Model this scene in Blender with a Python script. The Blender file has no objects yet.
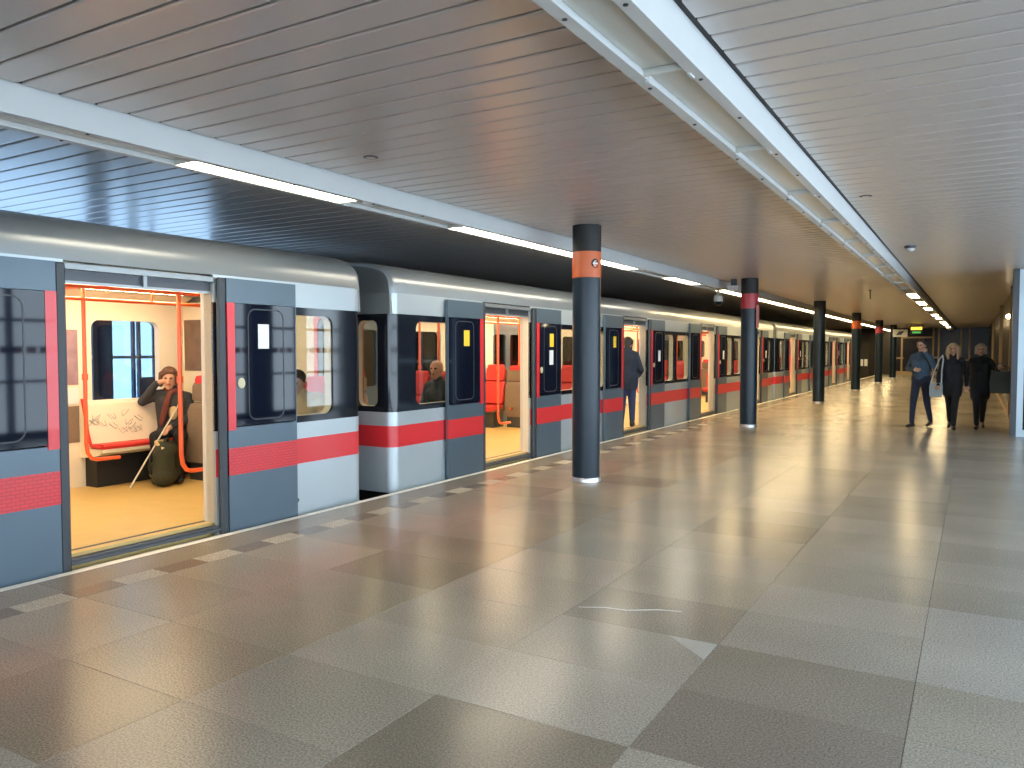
import bpy, bmesh, math, random
import numpy as np
from mathutils import Vector, Matrix, Quaternion

random.seed(7)
SC = bpy.context.scene
COL = SC.collection

# ------------------------------------------------------------------ camera, sky, exposure
CAM_H = 1.5
YAW, PITCH, FPX = math.radians(30.574), math.radians(2.413), 783.0
cam = bpy.data.cameras.new('camera')
cam.sensor_fit = 'HORIZONTAL'
cam.sensor_width = 36.0
cam.lens = FPX / 1024.0 * 36.0
cam.clip_end = 300
camo = bpy.data.objects.new('camera', cam)
COL.objects.link(camo)
camo.location = (0, 0, CAM_H)
camo.rotation_euler = (math.radians(90) - PITCH, 0, YAW)
SC.camera = camo

world = bpy.data.worlds.new('sky')
SC.world = world
world.use_nodes = True
bg = world.node_tree.nodes['Background']
bg.inputs[0].default_value = (0.84, 0.93, 1.0, 1)
bg.inputs[1].default_value = 8.2

SC.view_settings.view_transform = 'Standard'
SC.view_settings.look = 'None'
SC.view_settings.gamma = 1.0
SC.view_settings.use_curve_mapping = False
SC.view_settings.exposure = 0.08

# ------------------------------------------------------------------ key dimensions (metres)
ZC = 2.93            # ceiling
ZT = 2.77            # underside of the light troughs
XE = -5.27           # platform edge
XT = -5.36           # platform-side face of the train
XL = -9.5            # far track wall
XR = 3.4             # glazed wall on the platform side
Y0, Y1 = -9.0, 55.5  # length of the hall
YR = 16.3            # where the glazed recess ends and the platform narrows
XR2 = 0.72           # narrow part: platform-side wall

# ------------------------------------------------------------------ materials
MATS = {}
def mat(name, col=(0.5, 0.5, 0.5), rough=0.5, metal=0.0, spec=0.5, noise=0.0, nscale=20.0, bump=0.0, bscale=60.0,
        emit=None, estr=0.0, coat=0.0, rnoise=0.0):
    if name in MATS:
        return MATS[name]
    m = bpy.data.materials.new(name)
    m.use_nodes = True
    nt = m.node_tree
    b = nt.nodes['Principled BSDF']
    b.inputs['Base Color'].default_value = (*col, 1)
    b.inputs['Roughness'].default_value = rough
    b.inputs['Metallic'].default_value = metal
    b.inputs['Specular IOR Level'].default_value = spec
    b.inputs['Coat Weight'].default_value = coat
    if emit:
        b.inputs['Emission Color'].default_value = (*emit, 1)
        b.inputs['Emission Strength'].default_value = estr
    if noise or bump or rnoise:
        tc = nt.nodes.new('ShaderNodeTexCoord')
    if noise or rnoise:
        n = nt.nodes.new('ShaderNodeTexNoise')
        n.inputs['Scale'].default_value = nscale
        n.inputs['Detail'].default_value = 4
        nt.links.new(tc.outputs['Object'], n.inputs['Vector'])
    if noise:
        mx = nt.nodes.new('ShaderNodeMix')
        mx.data_type = 'RGBA'
        mx.inputs[6].default_value = (*[c * (1 - noise) for c in col], 1)
        mx.inputs[7].default_value = (*[min(1, c * (1 + noise)) for c in col], 1)
        nt.links.new(n.outputs['Fac'], mx.inputs[0])
        nt.links.new(mx.outputs[2], b.inputs['Base Color'])
    if rnoise:
        mr = nt.nodes.new('ShaderNodeMapRange')
        mr.inputs[3].default_value = max(0, rough - rnoise)
        mr.inputs[4].default_value = rough + rnoise
        nt.links.new(n.outputs['Fac'], mr.inputs[0])
        nt.links.new(mr.outputs[0], b.inputs['Roughness'])
    if bump:
        n2 = nt.nodes.new('ShaderNodeTexNoise')
        n2.inputs['Scale'].default_value = bscale
        nt.links.new(tc.outputs['Object'], n2.inputs['Vector'])
        bp = nt.nodes.new('ShaderNodeBump')
        bp.inputs['Strength'].default_value = bump
        bp.inputs['Distance'].default_value = 0.01
        nt.links.new(n2.outputs['Fac'], bp.inputs['Height'])
        nt.links.new(bp.outputs[0], b.inputs['Normal'])
    MATS[name] = m
    return m

def glass_mat(name, tint=(0.8, 0.88, 0.92), ior=1.5, rough=0.0):
    m = bpy.data.materials.new(name)
    m.use_nodes = True
    nt = m.node_tree
    nt.nodes.remove(nt.nodes['Principled BSDF'])
    out = nt.nodes['Material Output']
    t = nt.nodes.new('ShaderNodeBsdfTransparent'); t.inputs[0].default_value = (*tint, 1)
    g = nt.nodes.new('ShaderNodeBsdfGlossy'); g.inputs['Roughness'].default_value = rough
    lw = nt.nodes.new('ShaderNodeLayerWeight'); lw.inputs[0].default_value = 0.5
    pw = nt.nodes.new('ShaderNodeMath'); pw.operation = 'POWER'; pw.inputs[1].default_value = 5.0
    f = nt.nodes.new('ShaderNodeMath'); f.operation = 'MULTIPLY_ADD'; f.inputs[1].default_value = 0.7; f.inputs[2].default_value = 0.045
    nt.links.new(lw.outputs['Facing'], pw.inputs[0]); nt.links.new(pw.outputs[0], f.inputs[0])
    mx = nt.nodes.new('ShaderNodeMixShader')
    nt.links.new(f.outputs[0], mx.inputs[0]); nt.links.new(t.outputs[0], mx.inputs[1])
    nt.links.new(g.outputs[0], mx.inputs[2]); nt.links.new(mx.outputs[0], out.inputs[0])
    MATS[name] = m
    return m

def stone_mat(name, source):
    """granite: tone comes from the object colour ('object') or from the mesh island ('island')"""
    m = bpy.data.materials.new(name); m.use_nodes = True
    nt = m.node_tree; b = nt.nodes['Principled BSDF']; L = nt.links.new
    tc = nt.nodes.new('ShaderNodeNewGeometry')
    n1 = nt.nodes.new('ShaderNodeTexNoise'); n1.inputs['Scale'].default_value = 110; n1.inputs['Detail'].default_value = 3
    n2 = nt.nodes.new('ShaderNodeTexNoise'); n2.inputs['Scale'].default_value = 1.1; n2.inputs['Detail'].default_value = 5
    L(tc.outputs['Position'], n1.inputs['Vector']); L(tc.outputs['Position'], n2.inputs['Vector'])
    r1 = nt.nodes.new('ShaderNodeMapRange'); r1.inputs[1].default_value = 0.3; r1.inputs[2].default_value = 0.7
    r1.inputs[3].default_value = 0.98; r1.inputs[4].default_value = 2.25
    L(n1.outputs['Fac'], r1.inputs[0])
    r2 = nt.nodes.new('ShaderNodeMapRange'); r2.inputs[1].default_value = 0.3; r2.inputs[2].default_value = 0.7
    r2.inputs[3].default_value = 0.9; r2.inputs[4].default_value = 1.1
    L(n2.outputs['Fac'], r2.inputs[0])
    mu = nt.nodes.new('ShaderNodeMath'); mu.operation = 'MULTIPLY'
    L(r1.outputs[0], mu.inputs[0]); L(r2.outputs[0], mu.inputs[1])
    if source == 'object':
        oi = nt.nodes.new('ShaderNodeObjectInfo'); colout = oi.outputs['Color']
    else:
        rp = nt.nodes.new('ShaderNodeValToRGB')
        rp.color_ramp.elements[0].color = (0.175, 0.16, 0.13, 1)
        rp.color_ramp.elements[1].color = (0.22, 0.205, 0.17, 1)
        L(tc.outputs['Random Per Island'], rp.inputs[0]); colout = rp.outputs[0]
    vm = nt.nodes.new('ShaderNodeVectorMath'); vm.operation = 'SCALE'
    L(colout, vm.inputs[0]); L(mu.outputs[0], vm.inputs['Scale'])
    L(vm.outputs[0], b.inputs['Base Color'])
    rr = nt.nodes.new('ShaderNodeMapRange'); rr.inputs[3].default_value = 0.21; rr.inputs[4].default_value = 0.268
    L(n2.outputs['Fac'], rr.inputs[0]); L(rr.outputs[0], b.inputs['Roughness'])
    b.inputs['Specular IOR Level'].default_value = 0.5
    MATS[name] = m
    return m

# ------------------------------------------------------------------ mesh helpers
class MB:
    """collects shapes into one mesh"""
    def __init__(self):
        self.v = []; self.f = []; self.mi = []; self.cur = 0
    def add(self, vs, fs):
        o = len(self.v)
        self.v += [tuple(p) for p in vs]
        for f in fs:
            self.f.append(tuple(o + i for i in f)); self.mi.append(self.cur)
        return self
    def slot(self, i):
        self.cur = i; return self
    def box(self, x0, x1, y0, y1, z0, z1):
        x0, x1 = min(x0, x1), max(x0, x1); y0, y1 = min(y0, y1), max(y0, y1); z0, z1 = min(z0, z1), max(z0, z1)
        vs = [(x, y, z) for x in (x0, x1) for y in (y0, y1) for z in (z0, z1)]
        fs = [(0, 1, 3, 2), (4, 6, 7, 5), (0, 4, 5, 1), (2, 3, 7, 6), (0, 2, 6, 4), (1, 5, 7, 3)]
        return self.add(vs, fs)
    def bbox(self, x0, x1, y0, y1, z0, z1, b=0.005):
        """box with chamfered vertical+horizontal edges (a bevelled box made by hand)"""
        x0, x1 = min(x0, x1), max(x0, x1); y0, y1 = min(y0, y1), max(y0, y1); z0, z1 = min(z0, z1), max(z0, z1)
        rings = []
        def ring(bx, z):
            return [(x0 + bx, y0 + b, z), (x0 + b, y0 + bx, z), (x1 - b, y0 + bx, z), (x1 - bx, y0 + b, z),
                    (x1 - bx, y1 - b, z), (x1 - b, y1 - bx, z), (x0 + b, y1 - bx, z), (x0 + bx, y1 - b, z)]
        rings = [ring(b * 0.98, z0), ring(0, z0 + b), ring(0, z1 - b), ring(b * 0.98, z1)]
        return self.loft(rings)
    def loft(self, rings, cap=True, closed=True):
        n = len(rings[0]); vs = [p for r in rings for p in r]; fs = []
        for k in range(len(rings) - 1):
            for i in range(n if closed else n - 1):
                j = (i + 1) % n
                fs.append((k * n + i, k * n + j, (k + 1) * n + j, (k + 1) * n + i))
        if cap and closed:
            fs.append(tuple(range(n))[::-1]); fs.append(tuple((len(rings) - 1) * n + i for i in range(n)))
        return self.add(vs, fs)
    def lathe(self, prof, c=(0, 0, 0), n=32, cap=True):
        rings = [[(c[0] + r * math.cos(2 * math.pi * i / n), c[1] + r * math.sin(2 * math.pi * i / n), c[2] + z) for i in range(n)] for r, z in prof]
        return self.loft(rings, cap)
    def tube(self, pts, r, n=10, cap=True):
        pts = [Vector(p) for p in pts]; rings = []; up = None
        for i, p in enumerate(pts):
            t = (pts[min(i + 1, len(pts) - 1)] - pts[max(i - 1, 0)]).normalized()
            if up is None:
                up = Vector((0, 0, 1)) if abs(t.z) < 0.9 else Vector((1, 0, 0))
            a = t.cross(up).normalized(); b = a.cross(t).normalized(); up = b
            rr = r[i] if isinstance(r, (list, tuple)) else r
            rings.append([p + (a * math.cos(2 * math.pi * k / n) + b * math.sin(2 * math.pi * k / n)) * rr for k in range(n)])
        return self.loft(rings, cap)
    def prism(self, poly, a0, a1, axis='y'):
        def P(u, v, a):
            return {'y': (u, a, v), 'x': (a, u, v), 'z': (u, v, a)}[axis]
        return self.loft([[P(u, v, a0) for u, v in poly], [P(u, v, a1) for u, v in poly]])
    def ring_panel(self, cell, hole, rad, a0, a1, axis='x', n=6, outer_rad=None):
        """panel filling cell=(u0,u1,v0,v1) with a rounded hole; thickness along axis from a0 to a1"""
        inner = rrect(*hole, rad, n)
        cu, cv = (hole[0] + hole[1]) / 2, (hole[2] + hole[3]) / 2
        outer = []
        u0, u1, v0, v1 = cell
        q = len(inner) // 4
        corners = [(u1, v1), (u0, v1), (u0, v0), (u1, v0)]
        for k in range(4):
            for i in range(q):
                outer.append(corners[k])
        if outer_rad:
            outer = rrect(*cell, outer_rad, n)
        def P(p, a):
            return (a, p[0], p[1]) if axis == 'x' else (p[0], a, p[1])
        N = len(inner)
        vs = [P(p, a0) for p in outer] + [P(p, a0) for p in inner] + [P(p, a1) for p in outer] + [P(p, a1) for p in inner]
        fs = []
        for i in range(N):
            j = (i + 1) % N
            same = outer[i] == outer[j]
            if same:
                fs += [(i, N + j, N + i), (2 * N + i, 3 * N + i, 3 * N + j)]
            else:
                fs += [(i, j, N + j, N + i), (2 * N + i, 3 * N + i, 3 * N + j, 2 * N + j), (i, 2 * N + i, 2 * N + j, j)]
            fs.append((N + i, N + j, 3 * N + j, 3 * N + i))
        return self.add(vs, fs)
    def mesh(self, name, mats, smooth=None):
        me = bpy.data.meshes.new(name)
        me.from_pydata(self.v, [], self.f)
        for m in (mats if isinstance(mats, (list, tuple)) else [mats]):
            me.materials.append(m)
        if any(self.mi):
            me.polygons.foreach_set('material_index', self.mi)
        bm = bmesh.new(); bm.from_mesh(me)
        bmesh.ops.recalc_face_normals(bm, faces=bm.faces)
        bm.to_mesh(me); bm.free()
        if smooth:
            me.polygons.foreach_set('use_smooth', [True] * len(me.polygons))
            me.set_sharp_from_angle(angle=math.radians(smooth))
        me.update()
        return me
    def build(self, name, mats, parent=None, smooth=None, loc=None):
        return link(name, self.mesh(name, mats, smooth), parent, loc)

def rrect(u0, u1, v0, v1, r, n=6):
    """rounded rectangle, counter-clockwise, four equal runs starting at the (u1,v1) corner"""
    pts = []
    for cx, cy, a in ((u1 - r, v1 - r, 0), (u0 + r, v1 - r, 90), (u0 + r, v0 + r, 180), (u1 - r, v0 + r, 270)):
        for i in range(n):
            t = math.radians(a + 90 * i / (n - 1))
            pts.append((cx + r * math.cos(t), cy + r * math.sin(t)))
    return pts

def link(name, data, parent=None, loc=None):
    o = bpy.data.objects.new(name, data)
    COL.objects.link(o)
    if parent is not None:
        o.parent = parent
    if loc:
        o.location = loc
    return o
def tag(o, label=None, cat=None, group=None, kind=None):
    if label: o['label'] = label
    if cat: o['category'] = cat
    if group: o['group'] = group
    if kind: o['kind'] = kind
    return o
def empty(name, loc=(0, 0, 0), rz=0.0):
    o = link(name, None); o.location = loc; o.rotation_euler = (0, 0, rz); o.empty_display_size = 0.1
    return o
def copy_tree(o, parent=None, skip=None):
    c = o.copy(); COL.objects.link(c); c.parent = parent
    for ch in KIDS.get(o.name, []):
        pass
    for ch in list(o.children):
        if skip and skip(ch):
            continue
        copy_tree(ch, c, skip)
    return c
KIDS = {}

# ------------------------------------------------------------------ palette
M_slat = mat('ceiling_metal', (0.49, 0.45, 0.43), 0.285, 0.3, 0.6)
M_gap = mat('ceiling_void', (0.012, 0.012, 0.013), 0.9)
M_white = mat('white_enamel', (0.50, 0.515, 0.52), 0.4, noise=0.04, nscale=5)
M_cream = mat('trough_paint', (0.50, 0.50, 0.46), 0.25, noise=0.05, nscale=8)
M_reflector = mat('trough_reflector', (0.42, 0.42, 0.39), 0.22, 0.6)
M_tube = mat('warm_lamp_diffuser', (0.9, 0.9, 0.85), 0.4, emit=(1.0, 0.74, 0.38), estr=34.0)
M_tube_cool = mat('neutral_lamp_diffuser', (0.9, 0.9, 0.85), 0.4, emit=(1.0, 0.87, 0.66), estr=20.0)
M_column = mat('column_enamel', (0.010, 0.021, 0.034), 0.29, 0.0, 0.35, noise=0.15, nscale=6, bump=0.05, bscale=12)
M_black = mat('matt_black', (0.012, 0.013, 0.014), 0.6)
M_orange_band = mat('orange_vinyl', (0.62, 0.13, 0.035), 0.35)
M_red_band = mat('dark_red_vinyl', (0.42, 0.03, 0.045), 0.35)
M_steel = mat('brushed_steel', (0.55, 0.56, 0.57), 0.3, 0.9)
M_dark_steel = mat('dark_steel', (0.07, 0.075, 0.085), 0.4, 0.4)
M_car = mat('car_silver', (0.44, 0.50, 0.53), 0.33, 0.35, 0.6, noise=0.04, nscale=2, rnoise=0.04)
M_roof = mat('car_roof', (0.25, 0.275, 0.285), 0.3, 0.4, 0.6, noise=0.06, nscale=2)
M_slate = mat('door_slate', (0.085, 0.125, 0.16), 0.3, 0.2, 0.5, noise=0.05, nscale=3)
M_red = mat('stripe_red', (0.66, 0.028, 0.035), 0.3, coat=0.2)
M_blackgloss = mat('black_gloss_glass', (0.005, 0.008, 0.018), 0.04, 0.0, 0.36)
M_band = mat('window_band_black', (0.008, 0.010, 0.016), 0.07, 0.0, 0.45)
M_rubber = mat('rubber_grey', (0.035, 0.042, 0.05), 0.45)
M_glass = glass_mat('car_window_glass', (0.72, 0.78, 0.80), 1.5)
M_clear = glass_mat('hall_window_glass', (0.90, 0.95, 0.99), 1.45)
M_tinted = glass_mat('tinted_window_glass', (0.42, 0.51, 0.60), 1.45)  # tint added to weaken the daylight mirrored in the ceiling above the train
M_liner = mat('cream_lining', (0.80, 0.72, 0.56), 0.4, noise=0.04, nscale=4)
M_carfloor = mat('ochre_floor', (0.60, 0.42, 0.15), 0.45, noise=0.1, nscale=8)
M_rail = mat('orange_rail', (0.80, 0.12, 0.03), 0.3, coat=0.3)
M_seat_red = mat('red_seat', (0.58, 0.03, 0.025), 0.55)
M_seat_brown = mat('brown_upholstery', (0.20, 0.145, 0.10), 0.8, noise=0.15, nscale=40)
M_carlamp = mat('car_lamp', (0.9, 0.85, 0.7), 0.4, emit=(1.0, 0.78, 0.48), estr=30.0)
M_yellow = mat('yellow_sticker', (0.85, 0.56, 0.03), 0.5)
M_paper = mat('white_sticker', (0.72, 0.74, 0.74), 0.5)
M_under = mat('underframe_black', (0.01, 0.01, 0.011), 0.7)
M_tile = stone_mat('granite_tile', 'object')
M_tile_far = stone_mat('granite_tile_far', 'island')
M_mortar = mat('mortar', (0.16, 0.145, 0.12), 0.7)
M_wall_dark = mat('dark_wall', (0.022, 0.020, 0.018), 0.55, noise=0.2, nscale=2)
M_mullion = mat('navy_mullion', (0.03, 0.05, 0.12), 0.4)
M_alu = mat('pale_aluminium', (0.50, 0.60, 0.66), 0.35, 0.3)
M_bronze = mat('tan_frame', (0.36, 0.26, 0.15), 0.5)
M_darkglass = mat('dark_far_glass', (0.008, 0.008, 0.011), 0.2, 0.0, 0.2)
M_concrete = mat('concrete', (0.18, 0.17, 0.16), 0.85, noise=0.2, nscale=3)
M_ballast = mat('trackbed', (0.03, 0.028, 0.026), 0.95, noise=0.4, nscale=15, bump=0.5)

# dashed print on the red stripe of the first car's doors
def dash_mat():
    m = bpy.data.materials.new('stripe_red_printed'); m.use_nodes = True
    nt = m.node_tree; b = nt.nodes['Principled BSDF']; L = nt.links.new
    tc = nt.nodes.new('ShaderNodeTexCoord'); sep = nt.nodes.new('ShaderNodeSeparateXYZ'); cmb = nt.nodes.new('ShaderNodeCombineXYZ')
    L(tc.outputs['Object'], sep.inputs[0]); L(sep.outputs['Y'], cmb.inputs[0]); L(sep.outputs['Z'], cmb.inputs[1])
    br = nt.nodes.new('ShaderNodeTexBrick')
    br.inputs['Color1'].default_value = (0.66, 0.028, 0.035, 1); br.inputs['Color2'].default_value = (0.60, 0.026, 0.035, 1)
    br.inputs['Mortar'].default_value = (0.46, 0.016, 0.024, 1)
    br.inputs['Scale'].default_value = 1.0
    br.inputs['Brick Width'].default_value = 0.055; br.inputs['Row Height'].default_value = 0.024
    br.inputs['Mortar Size'].default_value = 0.0028
    L(cmb.outputs[0], br.inputs['Vector']); L(br.outputs['Color'], b.inputs['Base Color'])
    b.inputs['Roughness'].default_value = 0.3
    return m
M_red_print = dash_mat()

# ================================================================== SETTING
# ---- platform floor
floor = MB().box(XE, XR, Y0, Y1, -0.45, -0.012).box(XE, XE + 0.02, Y0, Y1, -1.1, -0.45).build('floor', M_mortar)
tag(floor, 'grey brown polished granite platform floor laid in large slabs', 'floor', kind='structure')
TX = [-4.66, -3.8, -2.9, -2.0, -1.1, -0.2, 0.7, 1.6, 2.5, 3.4]
PY, PH = 2.73, 0.604
def slab(w, d, h, b=0.0015):
    g = 0.0012
    return MB().loft([[(g, g, 0), (w - g, g, 0), (w - g, d - g, 0), (g, d - g, 0)],
                      [(g, g, h - b), (w - g, g, h - b), (w - g, d - g, h - b), (g, d - g, h - b)],
                      [(g + b * .6, g + b * .6, h), (w - g - b * .6, g + b * .6, h), (w - g - b * .6, d - g - b * .6, h), (g + b * .6, d - g - b * .6, h)]])
tile_me = [slab(TX[i + 1] - TX[i], PH, 0.012).mesh('floor_tile', M_tile) for i in range(len(TX) - 1)]
TONES = [(0.185, 0.168, 0.138), (0.205, 0.19, 0.158), (0.165, 0.15, 0.122), (0.225, 0.208, 0.175), (0.195, 0.182, 0.155), (0.21, 0.192, 0.155)]
known = {(2, 0): (0.235, 0.215, 0.18), (2, 1): (0.215, 0.195, 0.16), (3, 0): (0.225, 0.21, 0.182), (3, 1): (0.2, 0.185, 0.158),
         (3, 2): (0.16, 0.145, 0.118), (3, -1): (0.135, 0.118, 0.092), (3, -2): (0.14, 0.122, 0.096), (2, -1): (0.20, 0.182, 0.15),
         (4, 1): (0.15, 0.136, 0.112), (4, 0): (0.145, 0.128, 0.108), (4, 2): (0.205, 0.192, 0.168), (4, 3): (0.215, 0.2, 0.175),
         (3, 6): (0.15, 0.138, 0.112), (3, 5): (0.185, 0.17, 0.14), (2, 3): (0.225, 0.2, 0.165), (2, 2): (0.225, 0.202, 0.165),
         (5, 2): (0.215, 0.205, 0.185), (5, 3): (0.225, 0.215, 0.195), (1, 2): (0.165, 0.145, 0.11), (1, 3): (0.17, 0.15, 0.115)}
rnd = random.Random(3)
ntile = 0
far = MB()
for r in range(-20, 88):
    y = PY + PH * r
    for i in range(len(TX) - 1):
        x = TX[i]
        if y + PH > Y1 or y < Y0: continue
        tone = known.get((i, r)) or rnd.choice(TONES); tone = (tone[0] * 1.02, tone[1], tone[2] * 0.98)
        k = rnd.uniform(0.95, 1.05)
        if not (i, r) in known: tone = tuple(0.55 * a + 0.45 * b for a, b in zip(tone, (0.195, 0.18, 0.15)))
        if i <= 1: tone = (tone[0] * 1.0, tone[1] * 0.93, tone[2] * 0.82)  # slabs beside the train browner: stone tone plus the train's warm light, painted in
        # seen from the camera and near enough: a tile of its own
        inview = (-3 <= r <= 46) and (x < 0.12 * y + 0.9) and (y > 1.0) and (y * 1.9 + 1.2 > -x - 1.5) and not (x > 0.6 and y < 9)
        if inview and ntile < 290:
            o = link('floor_tile', tile_me[i], floor, (x, y, -0.012)); ntile += 1
            o.color = (tone[0] * k, tone[1] * k, tone[2] * k, 1)
        else:
            w = TX[i + 1] - x; g = 0.0012
            far.box(x + g, x + w - g, y + g, y + PH - g, -0.012, 0.0)
tag(far.build('tile_field', M_tile_far, floor), kind='stuff')
# border slabs along the edge
bord = MB().loft([[(0, 0, 0), (0.355, 0, 0), (0.355, 1.204, 0), (0, 1.204, 0)], [(0, 0, .012), (0.355, 0, .012), (0.355, 1.204, .012), (0, 1.204, .012)]]).mesh('border_slab', M_tile)
for r in range(-3, 44):
    y = 0.33 + 1.208 * r
    if y + 1.2 > Y1: break
    o = link('border_slab', bord, floor, (-5.197, y, -0.012)); k = rnd.uniform(0.9, 1.05)
    o.color = (0.175 * k, 0.145 * k, 0.105 * k, 1)
# guidance strip: light dotted slabs and dark plain slabs in turn
gl = slab(0.178, 0.31, 0.0125)
for a in range(5):
    for b2 in range(9):
        gl.lathe([(0.011, 0), (0.007, 0.003)], (0.025 + a * 0.032, 0.025 + b2 * 0.0325, 0.0125), 6)
gl_me = gl.mesh('guidance_tile', M_tile)
gd_me = slab(0.178, 0.31, 0.012).mesh('guidance_tile_plain', M_tile)
for r in range(-12, 90):
    y = 2.40 + 0.3125 * r
    light = r % 2 == 0
    o = link('guidance_tile' if light else 'guidance_tile_plain', gl_me if light else gd_me, floor, (-4.842, y, -0.012))
    k = rnd.uniform(0.9, 1.1)
    o.color = (0.27 * k, 0.235 * k, 0.175 * k, 1) if light else (0.135 * k, 0.105 * k, 0.075 * k, 1)
gs = MB()
for r in range(90, 168):
    y = 2.40 + 0.3125 * r
    if y + .31 < Y1: gs.box(-4.84, -4.666, y, y + 0.308, -0.012, 0)
tag(gs.build('guidance_field', M_tile_far, floor), kind='stuff')
MB().box(XE, -5.2, Y0, Y1, -0.3, 0.001).build('edge_line', mat('edge_white', (0.80, 0.78, 0.72), 0.5, noise=0.1, nscale=10), floor)
# repaired tile corner and a hairline crack
MB().prism([(-1.105, 3.925), (-1.36, 3.93), (-1.105, 3.70)], 0.0, 0.0012, 'z').build('corner_patch', mat('patch_grey', (0.46, 0.44, 0.39), 0.5, noise=0.1, nscale=60), floor)
MB().tube([(-1.97, 4.10, 0.0), (-1.83, 4.17, 0.0), (-1.7, 4.19, 0), (-1.55, 4.29, 0), (-1.42, 4.33, 0)], [0.002, 0.005, 0.004, 0.005, 0.002], 5).build('crack_filler', mat('filler', (0.62, 0.59, 0.53), 0.6), floor)

# ---- track bed
tag(MB().box(XL, XE + 0.02, Y0, Y1 + 6, -1.25, -1.1).build('track_floor', M_ballast), 'dark ballast track bed beneath the train', 'track bed', kind='structure')
for x in (-6.0, -7.45):
    tag(MB().prism([(x - .06, -1.1), (x + .06, -1.1), (x + .015, -1.07), (x + .03, -.97), (x - .03, -.97), (x - .015, -1.07)], Y0, Y1 + 5).build('rail_track', M_steel),
        'steel running rail %s the train' % ('under the platform side of' if x > -7 else 'under the outer side of'), 'rail', kind='structure')

# ---- ceiling with slats
ceil = MB().box(XL, XR, Y0, Y1, ZC + 0.05, ZC + 0.35).build('ceiling', M_gap)
tag(ceil, 'grey metal slat ceiling over the platform and train', 'ceiling', kind='structure')
SP = 0.2085
def slat_mesh(x0, x1):
    w = 0.1875
    prof = [(0, 0.03), (0, 0.006), (0.004, 0.001), (0.012, 0), (w - 0.012, 0), (w - 0.004, 0.001), (w, 0.006), (w, 0.03)]
    return MB().loft([[(x0, a, b) for a, b in prof], [(x1, a, b) for a, b in prof]])
bays = [(XL, -4.83), (-4.435, -1.44), (-1.065, XR)]
slat_me = [slat_mesh(a, b).mesh('ceiling_slat', M_slat) for a, b in bays]
fs = MB(); nsl = 0
kmin, kmax = int((Y0 - 2.33) / SP) + 1, int((Y1 - 2.33) / SP) - 1
for k in range(kmin, kmax):
    y = 2.33 + SP * k + 0.0065
    for b, (xa, xb) in enumerate(bays):
        if 1.0 < y < 21.2:
            link('ceiling_slat', slat_me[b], ceil, (0, y, ZC))
        else:
            o = len(fs.v)
            t = slat_mesh(xa, xb)
            fs.add([(p[0], p[1] + y, p[2] + ZC) for p in t.v], t.f)
tag(fs.build('slat_field', M_slat, ceil), kind='stuff')

# ---- light troughs
def trough(name, xa, xb, lit, label, fascia_x):
    root = empty(name, (0, 0, 0))
    tag(root, label, 'light trough')
    lo, hi = Y0, Y1 - 0.2
    lip = 0.06
    MB().box(xa, xa + lip, lo, hi, ZT, ZC + 0.04).build('side_lip', M_white, root)
    MB().box(xb - lip, xb, lo, hi, ZT, ZC + 0.04).build('side_lip', M_white, root)
    MB().box(xa + lip, xb - lip, lo, hi, ZT + 0.085, ZT + 0.095).build('reflector', M_reflector, root)
    # slim black shadow joint against the slats
    MB().box(fascia_x - 0.012, fascia_x + 0.014, lo, hi, ZC + 0.012, ZC + 0.03).build('shadow_joint', M_black, root)
    P = 1.617
    lamp_me = MB().bbox(xa + lip + 0.004, xb - lip - 0.004, 0.03, P - 0.03, ZT + 0.004, ZT + 0.03, 0.006).mesh('lamp_panel', M_tube)
    lamp_near = lamp_me.copy(); lamp_near.materials[0] = M_tube_cool
    pan_me = MB().box(xa + lip + 0.002, xb - lip - 0.002, 0.02, P - 0.02, ZT + 0.03, ZT + 0.036).mesh('cover_panel', M_cream)
    bulk_me = MB().box(xa + lip, xb - lip, -0.006, 0.006, ZT + 0.002, ZT + 0.09).mesh('divider', M_cream)
    sock_me = [MB().bbox(sx - 0.009, sx + 0.009, 0.05, 0.12, ZT - 0.008, ZT + 0.04, 0.003).mesh('lamp_socket', M_white) for sx in (xa + lip - 0.005, xb - lip + 0.005)]
    scr_me = MB().lathe([(0.011, 0), (0.011, -0.004), (0.005, -0.007)], (0, 0, 0), 10).mesh('screw', M_dark_steel)
    for k in range(-7, 32):
        y = 3.49 + P * k
        if y < lo or y + P > hi: continue
        link('divider', bulk_me, root, (0, y, 0))
        if k in lit:
            link('lamp_panel', lamp_near if k < 8 else lamp_me, root, (0, y, 0))
        else:
            link('cover_panel', pan_me, root, (0, y, 0))
            for me in sock_me: link('lamp_socket', me, root, (0, y, 0))
        if -2 <= k < 8:
            for sx in (xa + lip / 2, xb - lip / 2):
                for yy in (0.16, 0.86):
                    link('screw', scr_me, root, (sx, y + yy, ZT))
    return root
trough('light_trough', -4.80, -4.47, {-3, 0, 2, 3, 4, 6, 8, 9, 10} | set(range(11, 32)), 'white ceiling light trough with glowing lamps running beside the train', -4.455)
trough('light_trough', -1.41, -1.10, {10, 12, 14, 17, 19, 22, 23, 24, 27}, 'white ceiling light trough with empty unlit sockets over mid platform', -1.088)

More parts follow.
